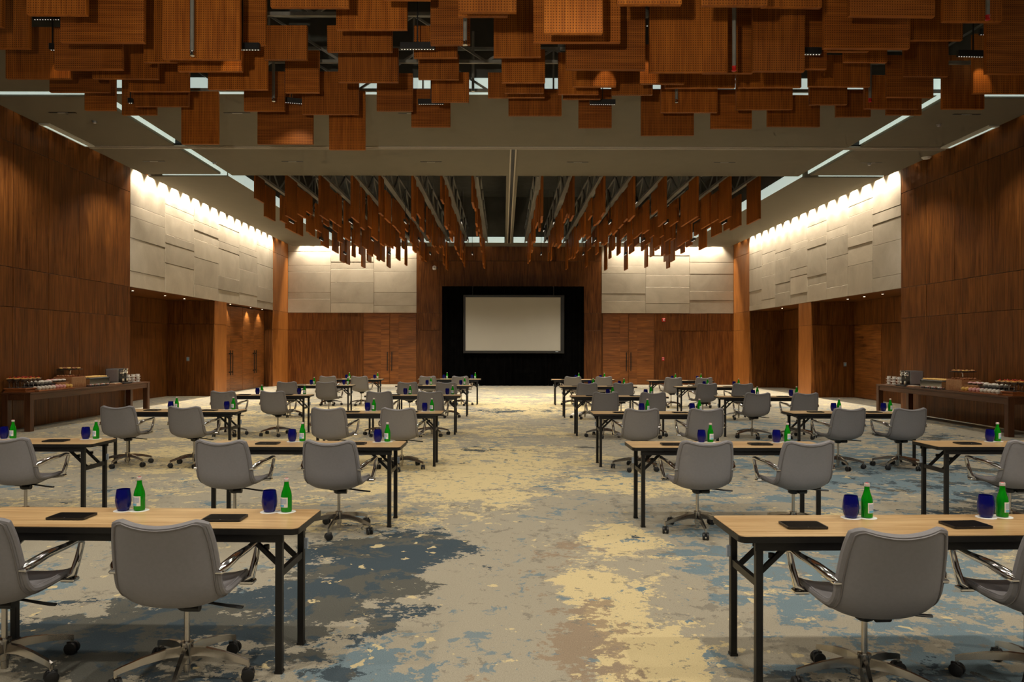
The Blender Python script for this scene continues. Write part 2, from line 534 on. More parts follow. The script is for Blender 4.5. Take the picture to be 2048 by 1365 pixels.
def stones(parent, cols, fr, place):
    for i, fs in enumerate(fr):
        c0, c1 = cols[i], cols[i + 1]
        zz = [ZC + 0.15] + [ZC - f * (ZC - ZS) for f in fs] + [ZS]
        for zt, zb in zip(zz[:-1], zz[1:]):
            place(parent, c0 + 0.005, c1 - 0.005, zb + 0.005, zt - 0.005, R.uniform(-0.003, 0.010))


def st_left(p, a, b, z0, z1, d):
    panel_box('stone_panel', p, (XL - G, a, z0), (XL + d, b, z1), 'stone', 0.004)


def st_right(p, a, b, z0, z1, d):
    panel_box('stone_panel', p, (XR - d, a, z0), (XR + G, b, z1), 'stone', 0.004)


def st_back(p, a, b, z0, z1, d):
    panel_box('stone_panel', p, (a, YB - d, z0), (b, YB + G, z1), 'stone', 0.004)


n6 = [Y1 + (Y2 - Y1) * i / 6 for i in range(7)]
stones(wl, n6, [(.27, .377, .566, .858), (.14, .23, .43, .515, .71), (.18, .28, .375, .57, .86), (.11, .30, .385, .70, .86),
                (.26, .34, .55, .85), (.16, .41, .71, .90)], st_left)
n8 = [Y1 + (Y2 - Y1) * i / 8 for i in range(9)]
stones(wr, n8, [(.263, .363, .564, .87), (.10, .205, .41, .51, .70), (.27, .36, .565, .88), (.14, .30, .39, .715, .81),
                (.27, .36, .58, .67, .88), (.31, .40, .71, .83), (.265, .40, .57, .88), (.20, .42, .73, .93)], st_right)
BX = lambda px: (px - VX) * YB / F
c0, c1 = XL, BX(833)
stones(wb, [c0 + (c1 - c0) * i / 3 for i in range(4)], [(.07, .28, .375, .69, .79), (.225, .33, .54, .85), (.17, .375, .69, .89)], st_back)
c0, c1 = BX(1203), XR
stones(wb, [c0 + (c1 - c0) * i / 3 for i in range(4)], [(.28, .39, .70, .81), (.12, .42, .60, .85), (.22, .40, .66, .80)], st_back)
# back wall timber
wood_y(wb, YB, XL, BX(726), 3, LOW)
wood_y(wb, YB, BX(1309), XR, 3, LOW)
wood_y(wb, YB, BX(833), BX(1203), 8, [0, 2.45, ZS, 5.6, ZC + 0.2])


def door_pair(name, x0, x1, label):
    """double door on the back wall"""
    d = bpy.data.objects.new(name, None); COL.objects.link(d); d.location = ((x0 + x1) / 2, YB, 0)
    struct(d, label)
    hw = (x1 - x0) / 2
    for s in (-1, 1):
        leaf = mk('door_leaf', MB().cbox((min(0.006 * s, hw * s * 0.985), 0.0, 0.012), (max(0.006 * s, hw * s * 0.985), 0.05, ZS - 0.03), 0.004), 'door_wood_x', d)
        a, b = sorted((s * 0.012, s * hw * 0.33))
        mk('door_stile', MB().cbox((a, -0.006, 0.02), (b, 0.002, ZS - 0.04), 0.002), 'door_wood_x', leaf)
        hx = s * 0.10
        mk('door_handle', MB().cbox((hx - 0.018, -0.07, 0.62), (hx + 0.018, -0.045, 1.47), 0.006)
           .box((hx - 0.01, -0.05, 0.72), (hx + 0.01, 0.0, 0.76)).box((hx - 0.01, -0.05, 1.33), (hx + 0.01, 0, 1.37)), 'black', leaf)
    mk('door_frame', MB().box((-hw - 0.012, -0.012, 0), (-hw + 0.012, 0.04, ZS)).box((hw - 0.012, -0.012, 0), (hw + 0.012, 0.04, ZS))
       .box((-hw, -0.012, ZS - 0.025), (hw, 0.04, ZS)), 'wall_wood', d)


door_pair('door_1', BX(726), BX(833), 'horizontally grained double door left of the stage drape')
door_pair('door_2', BX(1205), BX(1309), 'horizontally grained double door right of the stage drape')
for k, (ya, yb) in enumerate(((YP1, 29.15), (29.15, Y2 - 0.02))):
    d = bpy.data.objects.new('door_%d' % (3 + k), None); COL.objects.link(d); d.location = (XL - 0.36, (ya + yb) / 2, 0)
    struct(d, ['tall double door in left niche beside the timber pier', 'tall double door in left niche nearer the back wall'][k])
    hw = (yb - ya) / 2
    for s in (-1, 1):
        a, b = sorted((0.006 * s, hw * s * 0.99))
        leaf = mk('door_leaf', MB().cbox((-0.05, a, 0.012), (0.0, b, ZS - 0.03), 0.004), 'door_wood', d)
        hy = s * 0.12
        mk('door_handle', MB().cbox((0.045, hy - 0.018, 0.62), (0.07, hy + 0.018, 1.55), 0.006)
           .box((0, hy - 0.01, 0.72), (0.05, hy + 0.01, 0.76)).box((0, hy - 0.01, 1.4), (0.05, hy + 0.01, 1.44)), 'black', leaf)
d = bpy.data.objects.new('door_5', None); COL.objects.link(d); d.location = (XR + DR, (23.55 + YP0) / 2, 0)
struct(d, 'single flush door in the right alcove with horizontal grain')
mk('door_leaf', MB().cbox((0.0, -0.9, 0.012), (0.05, 0.9, 2.44), 0.004), 'door_wood', d)
mk('door_header', MB().cbox((0.0, -0.92, 2.455), (0.05, 0.92, ZS), 0.004), 'wall_wood', d)

# ---- ceiling with slots and coffers
CXL, CXR, CM0, CM1 = -7.35, 7.93, 0.05, 0.36        # coffer sides and the middle beam
A0, A1, B0, B1 = 0.9, 13.54, 19.9, 32.5             # near coffer, far coffer
TR = 17.07
SLW = 0.28                                           # wall washer slot
ceil = struct(mk('ceiling', MB().box((XL - 2, YN, 8.2), (XR + 2, YB + 0.4, 8.4)), 'dark_deck'), 'olive grey plaster ceiling with coffers and lit slots')


def soffit(x0, y0, x1, y1):
    panel_box('ceiling_panel', ceil, (x0, y0, ZC), (x1, y1, ZC + 0.16), 'ceiling', 0.003)


wx0, wx1, wy = XL + SLW, XR - SLW, YB - SLW
s = 0.13
soffit(XL, YN, XR, A0)                                # behind the camera
for x0, x1 in ((wx0, CXL), (CXR, wx1)):
    soffit(x0, A0, x1, A1 - s)
for x0, x1 in ((wx0, CXL - s), (CXL + s, CXR - s), (CXR + s, wx1)):
    soffit(x0, A1 + (s if x0 != CXL + s else 0), x1, TR - 0.09)
    soffit(x0, TR + 0.09, x1, B0 - (s if x0 != CXL + s else 0))
for x0, x1 in ((wx0, CXL), (CXR, wx1)):
    soffit(x0, B0 + s, x1, B1)
soffit(CM0, B0, CM1, B1)
soffit(wx0, B1, wx1, wy)
# plaster sides above the soffit: coffers and slots


def riser(x0, y0, x1, y1, z1, mat='cove_paint'):
    panel_box('cove_riser', ceil, (x0, y0, ZC + 0.16), (x1, y1, z1), mat, 0.002)


for (x0, x1, y0, y1) in ((CXL, CXR, A0, A1), (CXL, CM0, B0, B1), (CM1, CXR, B0, B1)):
    e = 0.03
    for (a, b, c, d_) in ((x0 - e, y0, x0, y1), (x1, y0, x1 + e, y1), (x0, y0 - e, x1, y0), (x0, y1, x1, y1 + e)):
        riser(a, b, c, d_, 8.2, 'dark_deck')
# slots closed above
for x in (CXL, CXR):
    panel_box('slot_lid', ceil, (x - s - 0.03, A1 + 0.03, ZC + 0.40), (x + s + 0.03, B0 - 0.03, ZC + 0.43), 'cove_paint', 0.002)
    for xx in (x - s, x + s):
        panel_box('slot_side', ceil, (xx - 0.012, A1 + 0.05, ZC + 0.16), (xx + 0.012, B0 - 0.05, ZC + 0.40), 'cove_paint', 0.002)
for x0, x1 in ((wx0, CXL - 0.03), (CXR + 0.03, wx1)):
    for y in (A1, B0):
        panel_box('slot_lid', ceil, (x0, y - s - 0.03, ZC + 0.30), (x1, y + s + 0.03, ZC + 0.33), 'cove_paint', 0.002)
# wall washer slots closed above
for x0, x1, y0, y1 in ((XL, wx0, YN, YB), (wx1, XR, YN, YB), (wx0, wx1, wy, YB)):
    panel_box('slot_lid', ceil, (x0, y0, ZC + 0.62), (x1, y1, ZC + 0.65), 'cove_paint', 0.002)
for x in (wx0 + 0.015, wx1 - 0.015):
    panel_box('slot_side', ceil, (x - 0.012, YN, ZC + 0.16), (x + 0.012, wy, ZC + 0.62), 'cove_paint', 0.002)
panel_box('slot_side', ceil, (wx0, wy + 0.003, ZC + 0.16), (wx1, wy + 0.027, ZC + 0.62), 'cove_paint', 0.002)

# partition tracks
tr = thing('partition_track', 'bronze partition track crossing the whole ceiling from wall to wall', 'ceiling track', (0, TR, ZC))
tx0, tx1 = XL + 0.32, XR - 0.32
mk('track_bed', MB().box((tx0, -0.09, 0.02), (tx1, 0.09, 0.14)), 'black', tr)
for y in (-0.065, 0.065):
    mk('track_rail', MB().cbox((tx0, y - 0.025, -0.025), (tx1, y + 0.025, 0.05), 0.006), 'bronze', tr)
tr2 = thing('partition_track', 'bronze partition track running down the middle of the far ceiling', 'ceiling track', ((CM0 + CM1) / 2, TR + 0.1, ZC))
mk('track_bed', MB().box((-0.035, 0, -0.012), (0.035, B1 - TR - 0.1, 0.0)), 'black', tr2)
for x in (-0.06, 0.06):
    mk('track_rail', MB().cbox((x - 0.02, 0, -0.03), (x + 0.02, B1 - TR - 0.1, 0.0), 0.005), 'bronze', tr2)
for sx, xw, nm in ((1, XL, 'left'), (-1, XR, 'right')):
    t3 = thing('track_pocket', 'pale lit pocket where the partition track meets the %s wall' % nm, 'ceiling track', (xw, 15.3, ZC))
    mk('pocket_body', MB().box((min(sx * 0.30, sx * 0.52), 0, -0.03), (max(sx * 0.30, sx * 0.52), 1.7, 0.0)), 'cove_paint', t3)
    mk('pocket_glow', MB().box((min(sx * 0.34, sx * 0.40), 0.08, -0.034), (max(sx * 0.34, sx * 0.40), 1.62, -0.030)), 'cove', t3)  # emissive strip in place of the pale light inside the pocket

# glowing strips stand in for the LED-lit walls of coffers and slots
def cove(label, a, b):
    tag(mk('cove_glow_strip', MB().cbox(a, b, 0.004), 'cove'), label, 'cove light')


zc0, zc1 = ZC + 0.005, ZC + 0.30
cove('lit cove strip along the far edge of the near coffer', (CXL, A1 - 0.025, zc0), (CXR, A1 - 0.003, zc1))
cove('lit cove strip along the left edge of the near coffer', (CXL + 0.003, A0 + 4, zc0), (CXL + 0.02, A1 - 0.03, zc1))
cove('lit cove strip along the right edge of the near coffer', (CXR - 0.02, A0 + 4, zc0), (CXR - 0.003, A1 - 0.03, zc1))
cove('lit cove strip along the left edge of the far coffer', (CXL + 0.003, B0 + 0.05, zc0), (CXL + 0.02, B1 - 0.03, zc1))
cove('lit cove strip along the right edge of the far coffer', (CXR - 0.02, B0 + 0.05, zc0), (CXR - 0.003, B1 - 0.03, zc1))
cove('lit cove strip at the far edge of the far coffer, left half', (CXL + 0.03, B1 - 0.025, zc0), (CM0 - 0.04, B1 - 0.003, zc1 - 0.05))
cove('lit cove strip at the far edge of the far coffer, right half', (CM1 + 0.04, B1 - 0.025, zc0), (CXR - 0.03, B1 - 0.003, zc1 - 0.05))
for x, side, sg in ((CXL, 'left', 1), (CXR, 'right', -1)):
    xa = x - sg * (s - 0.02)
    for y0, y1, nm in ((A1 + 0.06, TR - 0.1, 'before'), (TR + 0.1, B0 - 0.06, 'beyond')):
        cove('lit strip in the long %s ceiling slot, %s the crossing track' % (side, nm),
             (min(xa, xa + sg * 0.012), y0, ZC + 0.05), (max(xa, xa + sg * 0.012), y1, ZC + 0.36))
for x0, x1, side in ((wx0, CXL - 0.05, 'left'), (CXR + 0.05, wx1, 'right')):
    cove('lit strip in the short cross slot near the %s wall, nearer one' % side, (x0, A1 + s - 0.03, ZC + 0.03), (x1, A1 + s - 0.018, ZC + 0.26))
    cove('lit strip in the short cross slot near the %s wall, farther one' % side, (x0 + 0.4, B0 + s - 0.03, ZC + 0.03), (x1, B0 + s - 0.018, ZC + 0.20))

# wall washers in the slots
def washer(x, y, e, rot=(0, 0, 0)):
    light('wall_washer', 'SPOT', (x, y, ZC + 0.36), e, (1.0, 0.87, 0.68), rot, None, spot_size=math.radians(96), spot_blend=0.7, shadow_soft_size=0.03)


tilt = math.radians(7)
for i in range(16):
    y = Y1 + (i + 0.5) * (Y2 - Y1) / 16
    washer(XL + 0.15, y, P_WASH, (0, -tilt * -1, 0))
    washer(XR - 0.15, y, P_WASH, (0, tilt * -1, 0))
for i in range(8):
    washer(XL + 0.5 + (i + 0.5) * 5.2 / 8, YB - 0.15, P_WASH, (tilt, 0, 0))
    washer(XR - 0.5 - (i + 0.5) * 5.2 / 8, YB - 0.15, P_WASH, (tilt, 0, 0))
for i in range(4):
    washer(BX(833) + (i + 0.5) * (BX(1203) - BX(833)) / 4, YB - 0.15, P_WOODWASH * 2, (tilt, 0, 0))
for i in range(8):
    washer(XL + 0.15, 12 + i * 1.0, P_WOODWASH, (0, tilt, 0))
    washer(XR - 0.15, 12 + i * 1.0, P_WOODWASH, (0, -tilt, 0))
for y in (32.3, 33.2):
    washer(XL + 0.15, y, 10, (0, tilt, 0)); washer(XR - 0.15, y, 10, (0, -tilt, 0))
# alcove soffit lamps
k = 0
for x, ys, side in ((XR + 0.55, (20.6, 21.7, 22.8, 23.9), 'right alcove'), (XR + 0.5, (27.6, 29.4), 'right niche'), (XL - 0.6, (21.0, 23.0, 24.4), 'left alcove'),
                    (XL - 0.2, (27.4, 29.6, 31.0), 'left door niche')):
    for j, y in enumerate(ys):
        t = thing('soffit_lamp', 'small recessed lamp in the soffit of the %s, number %s from the front' % (side, ['one', 'two', 'three', 'four'][j]), 'lamp', (x, y, ZS), 0, 'recessed soffit lamps')
        mk('lamp_ring', MB().lathe([(0.05, -0.006), (0.055, 0.0), (0.055, 0.01)], 14), 'black', t)
        mk('lamp_lens', MB().lathe([(0.028, -0.0085), (0.028, -0.0065)], 12), 'spotlit', t)
        light('lamp_light', 'SPOT', (0, 0, -0.03), P_SOFFIT * (2.2 if 'door' in side or 'niche' in side else 1), WARM, (0, 0, 0), t, spot_size=math.radians(95), spot_blend=0.7, shadow_soft_size=0.03)

# ================================================================== HANGING PANELS AND TRUSSES
Z0 = {}
arr = thing('hanging_panel_array', 'staggered perforated timber panels hanging face-on in the near coffer', 'ceiling panels', (0.3, 10, ZC))
ROWY = {0: 13.2, 1: 12.37, 2: 11.55, 3: 10.72, 4: 9.9, 5: 9.07, 6: 8.25, 7: 7.42}
PAN = [  # x0, x1, bottom, row, top (photo pixels on the row's plane; 0 = 0.95 m tall), level grain
    (-30, 6, 57, 5, 0, 0), (-40, 60, 100, 4, 0, 0), (55, 174, 33, 6, 0, 0), (122, 289, 88, 5, 0, 1), (110, 245, 142, 4, 60, 1),
    (13, 142, 160, 3, 57, 0), (186, 316, 160, 3, 0, 0), (100, 219, 187, 2, 0, 1), (170, 231, 223, 1, 0, 1), (288, 386, 127, 4, 0, 0),
    (326, 480, 121, 5, 0, 0), (258, 378, 185, 2, 0, 0), (268, 378, 215, 1, 0, 0), (244, 313, 232, 0, 0, 0), (363, 437, 290, 0, 185, 0),
    (356, 485, 145, 4, 0, 0), (481, 532, 93, 4, 0, 1), (416, 535, 181, 3, 85, 0), (488, 569, 224, 1, 145, 1), (528, 614, 121, 4, 53, 0),
    (570, 638, 187, 2, 103, 1), (541, 697, 17, 6, 0, 0), (515, 626, 290, 0, 185, 1), (604, 717, 230, 1, 145, 0), (658, 730, 301, 0, 183, 0),
    (672, 814, 61, 5, 0, 0), (654, 784, 105, 4, 53, 0), (676, 796, 166, 3, 98, 0), (753, 825, 223, 1, 148, 1), (765, 860, 1, 6, 0, 0),
    (860, 939, 91, 5, 0, 1), (827, 914, 117, 4, 53, 0), (836, 917, 160, 3, 110, 0), (862, 937, 205, 2, 146, 0), (822, 900, 255, 0, 180, 1),
    (916, 1032, 26, 7, 0, 0), (915, 1014, 34, 6, 0, 0), (986, 1080, 115, 4, 0, 0), (1002, 1089, 166, 3, 100, 0), (1008, 1086, 187, 2, 130, 0),
    (975, 1088, 196, 1, 146, 0), (1016, 1122, 232, 0, 180, 0), (1065, 1239, 86, 6, 0, 1), (1086, 1203, 68, 7, 0, 0), (1130, 1289, 140, 5, 0, 1),
    (1115, 1196, 189, 2, 106, 0), (1144, 1231, 174, 3, 100, 0), (1125, 1200, 199, 1, 130, 0), (1156, 1222, 256, 0, 180, 1), (1222, 1304, 190, 2, 110, 0),
    (1278, 1367, 168, 3, 90, 0), (1232, 1361, 10, 7, 0, 0), (1297, 1453, 145, 5, 0, 0), (1403, 1503, 147, 4, 0, 1), (1503, 1607, 143, 5, 0, 0),
    (1400, 1532, 12, 7, 0, 0), (1329, 1468, 176, 2, 100, 0), (1321, 1433, 225, 1, 150, 0), (1281, 1386, 271, 0, 180, 0), (1475, 1600, 175, 2, 90, 0),
    (1471, 1583, 219, 1, 140, 0), (1420, 1502, 257, 0, 180, 1), (1533, 1638, 253, 0, 190, 0), (1520, 1641, 15, 6, 0, 0), (1645, 1816, 97, 5, 0, 1),
    (1695, 1867, 33, 6, 0, 1), (1560, 1651, 138, 4, 0, 1), (1645, 1735, 103, 4, 0, 0), (1685, 1772, 124, 3, 60, 0), (1615, 1738, 173, 2, 110, 0),
    (1617, 1692, 209, 1, 140, 0), (1670, 1739, 233, 0, 180, 0), (1727, 1836, 217, 1, 150, 0), (1771, 1864, 194, 2, 110, 1), (1771, 1841, 229, 0, 180, 0),
    (1805, 1894, 152, 3, 80, 0), (1818, 1922, 80, 4, 0, 0), (1882, 2000, 43, 5, 0, 0), (1968, 2090, 147, 4, 0, 1), (1943, 2070, 186, 2, 67, 0),
    (1882, 1966, 217, 1, 110, 0)]
for x0, x1, yb, row, yt, lev in PAN:
    Y = ROWY[row] + R.uniform(-0.03, 0.03)
    xa, _, zb = W(x0, yb, Y); xb = W(x1, yb, Y)[0]
    zt = W(0, yt, Y)[2] if yt else zb + 0.98
    mk('panel', MB().cbox((-(xb - xa) / 2, -0.03, -(zt - zb) / 2), ((xb - xa) / 2, 0.03, (zt - zb) / 2), 0.003),
       'ceil_wood_x' if lev else 'ceil_wood_z', arr, ((xa + xb) / 2 - 0.3, Y - 10, (zt + zb) / 2 - ZC), (0, R.uniform(-0.004, 0.004), R.uniform(-0.02, 0.02)))

web_me = {}
def truss(parent, axis, fixed, a, b, zb, zt, step=1.0):
    """Warren truss with vertical posts; axis 'x' or 'y'"""
    P = (lambda u, z: (u, fixed, z)) if axis == 'x' else (lambda u, z: (fixed, u, z))
    L = b - a
    for z, nm in ((zb, 'bottom_chord'), (zt, 'top_chord')):
        key = (nm, axis, round(L, 3))
        if key not in web_me:
            web_me[key] = MB().bar((-L / 2, 0, 0) if axis == 'x' else (0, -L / 2, 0), (L / 2, 0, 0) if axis == 'x' else (0, L / 2, 0), 0.05, 0.05).mesh(nm, M['steel'])
        ob(nm, web_me[key], parent, P((a + b) / 2, z))
    n = int(L / step)
    st = L / n
    for i in range(n):
        u = a + i * st
        up = i % 2 == 0
        key = ('web', axis, up, round(st, 3), round(zt - zb, 3))
        if key not in web_me:
            h = (zt - zb) / 2; q = st / 2
            p0, p1 = ((-q, -h), (q, h)) if up else ((-q, h), (q, -h))
            f = (lambda t: (t[0], 0, t[1])) if axis == 'x' else (lambda t: (0, t[0], t[1]))
            web_me[key] = MB().bar(f(p0), f(p1), 0.035, 0.035).mesh('web_brace', M['steel'])
        ob('web_brace', web_me[key], parent, P(u + st / 2, (zb + zt) / 2))
        if i and not up:
            key = ('post', round(zt - zb, 3))
            if key not in web_me:
                web_me[key] = MB().bar((0, 0, -(zt - zb) / 2), (0, 0, (zt - zb) / 2), 0.03, 0.03).mesh('web_post', M['steel'])
            ob('web_post', web_me[key], parent, P(u, (zb + zt) / 2))


tf = thing('truss_frame', 'dark steel truss frame behind the face-on panels of the near coffer', 'truss')
for Y in (13.33, 12.0, 10.3, 8.65, 7.0):
    truss(tf, 'x', Y, CXL + 0.1, CXR - 0.1, ZC + 0.01, ZC + 0.75, 1.15)
for X in (-5.6, -2.2, 1.2, 4.6, 7.0):
    truss(tf, 'y', X, 6.4, 13.3, ZC + 0.80, ZC + 1.35, 1.3)
LX = [-6.65, -5.83, -4.93, -4.08, -3.33, -2.46, -1.68, -0.85]
RX = [1.02, 1.85, 2.68, 3.48, 4.32, 5.16, 6.04, 6.82]
LB = [5.64, 5.18, 5.20, 5.15, 5.26, 5.15, 5.62, 5.55]
RB = [5.18, 5.20, 5.28, 5.20, 5.06, 5.18, 5.18, 5.12]
for nm, xs, bs, sgn in (('left', LX, LB, 1), ('right', RX, RB, -1)):
    a2 = thing('hanging_panel_array', 'rows of timber panels hanging edge-on in the far coffer, %s half' % nm, 'ceiling panels', (sum(xs) / 8, 26, ZC))
    t2 = thing('truss_frame', 'dark steel trusses above the edge-on panels of the far coffer, %s half' % nm, 'truss')
    for i, X in enumerate(xs):
        truss(t2, 'y', X + 0.12 * sgn, B0 + 0.1, B1 - 0.1, ZC + 0.02, ZC + 0.62, 0.85)
        mk('hanger_rail', MB().box((-0.03, B0 + 0.1 - 26, 0.046), (0.15, B1 - 0.1 - 26, 0.06)) if sgn > 0 else MB().box((-0.15, B0 + 0.1 - 26, 0.046), (0.03, B1 - 0.1 - 26, 0.06)),
           'steel', a2, (X - sum(xs) / 8, 0, 0))
        for yr in (21.0, 26.0, 31.0):
            if 'rod' not in web_me:
                web_me['rod'] = MB().bar((0, 0, 0.06), (0, 0, 8.2 - ZC), 0.014, 0.014).mesh('hanger_rod', M['steel'])
            ob('hanger_rod', web_me['rod'], a2, (X - sum(xs) / 8, yr - 26, 0))
        y = B0 + 0.12; first = True
        while y < B1 - 0.5:
            wd = R.choice((0.55, 0.7, 0.85, 1.0))
            zb = bs[i] if first else R.choice((5.08, 5.2, 5.3, 5.42, 5.55, 5.68))
            zt = ZC + 0.05 if first else ZC - R.choice((0.0, 0.0, 0.05, 0.12))
            dx = 0 if first else R.uniform(-0.03, 0.03)
            if y > 30.5:
                zb = R.choice((5.0, 5.1, 5.2, 5.35))
            key = ('fp', wd, round(zt - zb, 2))
            if key not in web_me:
                web_me[key] = MB().cbox((-0.03, -wd / 2, -(zt - zb) / 2), (0.03, wd / 2, (zt - zb) / 2), 0.003).mesh('panel', M['ceil_wood_z'])
            ob('panel', web_me[key], a2, (X + dx - sum(xs) / 8, y + wd / 2 - 26, (zt + zb) / 2 - ZC), (0, 0, R.uniform(-0.02, 0.02)))
            first = False
            y += wd + R.choice((0.02, 0.10, 0.30, 0.55))

# black spotlight bars among the panels
bar_h = MB().cbox((-0.22, -0.03, 0), (0.22, 0.03, 0.085), 0.004).mesh('housing', M['plastic'])
led_m = MB(); led_s = MB()
for x in (-0.018, 0.018):
    led_s.lathe([(0.006, -0.003), (0.006, 0.001)], 8, (x, 0, 0))
for i in range(12):
    x = -0.198 + i * 0.036
    led_m.lathe([(0.006, -0.003), (0.006, 0.001)], 8, (x, 0, 0))
led_me = led_m.mesh('led_row', M['led'])
bar_s = MB().cbox((-0.035, -0.035, 0), (0.035, 0.035, 0.085), 0.004).mesh('housing', M['plastic'])
led_ms = led_s.mesh('led_row', M['led'])
stem_me = MB().bar((0, 0, 0.085), (0, 0, 0.92), 0.014, 0.014).mesh('stem', M['plastic'])
first_bar = [None]


def spot_bar(label, loc, rz=0.0, e=0.0, aim=None, size=110, tilt=0.0, short=False):
    t = thing('spotlight_bar', label, 'spotlight', loc, rz, 'spotlight bars among the ceiling panels')
    ob('housing', bar_s if short else bar_h, t); ob('led_row', led_ms if short else led_me, t); ob('stem', stem_me, t)
    if e:
        light('bar_light', 'SPOT', (0, 0, -0.05), e, WARM, (tilt, 0, 0), t, spot_size=math.radians(size), spot_blend=0.6, shadow_soft_size=0.035)
    if aim:
        d = Vector(aim) - Vector(loc)
        light('accent_light', 'SPOT', (0, 0, -0.04), 14, (1.0, 0.72, 0.4), d.to_track_quat('-Z', 'Y').to_euler(), t, spot_size=math.radians(34), spot_blend=0.5, shadow_soft_size=0.02)
    return t


def px_bar(px, py, Y, where, rz=0, e=0, short=False):
    x, y, z = W(px, py, Y)
    spot_bar('black spotlight bar %s' % where, (x, y, z), rz, e, None, 110, 0.0, short)


px_bar(834, 99, 9.5, 'at a gap of the trusses above the stage side, near coffer', 0, P_DOWN)
px_bar(861, 209, 12.8, 'below the short panels above the stage, near coffer', 0, P_DOWN * 0.15)
px_bar(1204, 209, 12.8, 'right of the ceiling middle, below a lit panel', 0, P_DOWN * 0.15)
px_bar(582, 207, 12.75, 'under square panels left of the ceiling middle', 0.25, P_DOWN * 0.15)
px_bar(484, 101, 9.5, 'half hidden by the large left panel', 0, P_DOWN)
px_bar(104, 102, 10.3, 'short and square near the left end of the coffer', 0, P_DOWN, True)
px_bar(260, 208, 12.8, 'short and square low beside the left ceiling slot', 0, P_DOWN * 0.15, True)
px_bar(1606, 108, 9.5, 'half hidden beside the tall right panels', 0, P_DOWN)
px_bar(1945, 112, 10.3, 'at the right end of the near coffer', 0.05, P_DOWN)
# the coffer goes on above and behind the camera with the same bars
ORD = ['first', 'second', 'third', 'fourth', 'fifth', 'sixth', 'seventh', 'eighth']
for j, y in enumerate((-4.5, -1.5, 0.7, 2.6, 5.6)):
    for i, x in enumerate((-6, -2.4, 1.2, 4.6, 7.4)):
        z = 5.75 if y < 1 else 6.3
        spot_bar('black spotlight bar overhead, %s across in row %s above the viewer' % (ORD[i], ORD[j]), (x, y, z), 0,
                 (P_BACK if y < 2 else P_DOWN * (1.7 if y < 5 else 0.9)) * (1.7 if x < -5 and y < 2 else 1), None, 140 if y < 2 else 125, math.radians(34) if y < 2 else 0.0)
# photographer's strobe on a stand behind the viewer, aimed up at the hanging panels
t = thing('strobe_light', 'strobe head on a black light stand left behind the viewer', 'studio light', (-0.95, -0.75, 0))
mk('stand_pole', MB().tube([(0, 0, 0.05), (0, 0, 2.05)], 0.014, 8), 'black', t)
for k in range(3):
    an = k * 2 * PI / 3
    mk('stand_leg', MB().tube([(0, 0, 0.5), (0.45 * math.cos(an), 0.45 * math.sin(an), 0.012)], 0.010, 8), 'black', t)
hd = mk('strobe_head', MB().tube([(0, -0.28, 2.06), (0, -0.24, 2.08), (0, 0.0, 2.16)], [0.05, 0.065, 0.07], 14), 'plastic', t, smooth=True)
mk('reflector', MB().tube([(0, 0.0, 2.16), (0, 0.09, 2.192)], [0.07, 0.11], 18), 'silver', hd, smooth=True)
light('strobe_flash', 'SPOT', (0, 0.14, 2.21), 1350, (1.0, 0.90, 0.74), (math.radians(90 + 25), 0, 0), t, spot_size=math.radians(74), spot_blend=0.9, shadow_soft_size=0.09)
for j, y in enumerate((14.6, 18.4)):
    for i, x in enumerate((-8.6, -5.2, -1.8, 1.8, 5.4, 9.0)):
        t = thing('slot_diffuser', 'thin dark slot diffuser with added light in the ceiling, %s across, %s the crossing track' % (ORD[i], ['before', 'beyond'][j]), 'ceiling lamp', (x, y, ZC - 0.004), 0, 'flush slot diffusers')
        mk('slot_frame', MB().box((-0.26, -0.025, -0.002), (0.26, 0.025, 0.006)), 'plastic', t)
        mk('slot_insert', MB().box((-0.1, -0.006, -0.004), (0.1, 0.006, -0.001)), 'paper', t)
        light('added_slot_light', 'SPOT', (0, 0, -0.05), P_DOWN * (1.1 if abs(x) > 8 else 0.9), WARM, (0, 0, 0), t, spot_size=math.radians(120), spot_blend=0.6, shadow_soft_size=0.03)  # downlight added to the slot diffusers to brighten floor and buffets
for i, x in enumerate((-6.24, -4.5, -2.9, -1.25, 1.45, 3.1, 4.75, 6.45)):
    for j, y in enumerate((22.0, 25.6, 29.4)):
        spot_bar('black spotlight bar between the edge-on far panels, row %s, %s from left' % (['one', 'two', 'three'][j], ORD[i]), (x, y, 5.32), PI / 2, P_FAR, None, 124)
# accent lamps grazing single panels
for px2, py2, Yt, wh in ((1210, 168, 10.70, 'throwing a warm patch on a short panel right of middle'),
                         (128, 150, 10.70, 'throwing a warm patch on the leftmost low panel'),
                         (1957, 168, 11.53, 'throwing a warm patch on the rightmost low panel'),
                         (470, 138, 9.88, 'throwing a warm patch under the large left panel'),
                         (1286, 160, 10.70, 'throwing a warm patch left of the tall right panel')):
    b = W(px2, py2, Yt)
    spot_bar('black spotlight bar %s' % wh, (b[0], b[1] - 0.36, b[2] + 0.62), 0, 0, b)
for X, y, z, side in ((3.9, 22.2, 5.95, 'near the front'), (1.45, 27.5, 5.95, 'at the back'), (4.0, 24.4, 5.95, 'halfway')):
    spot_bar('black spotlight bar lighting an edge-on far panel, right half, %s' % side, (X, y, z), PI / 2, 0, (X + (0.36 if X > 2 else 0.36), y + 0.1, 5.3))

# sprinkler drops
def sprinkler(px, py0, py1, Y, red, where):
    x, y, z = W(px, py1, Y); z2 = max(z + 0.5, W(px, py0, Y)[2]) + 0.3
    t = thing('sprinkler_drop', 'grey sprinkler pipe with %s head %s' % ('red' if red else 'chrome', where), 'sprinkler', (x, y, z))
    mk('pipe', MB().tube([(0, 0, 0.06), (0, 0, z2 - z)], 0.024, 10), 'steel', t, smooth=True)
    mk('head', MB().lathe([(0.018, 0), (0.03, 0.008), (0.022, 0.03), (0.028, 0.06)], 10), 'red' if red else 'chrome', t, smooth=True)


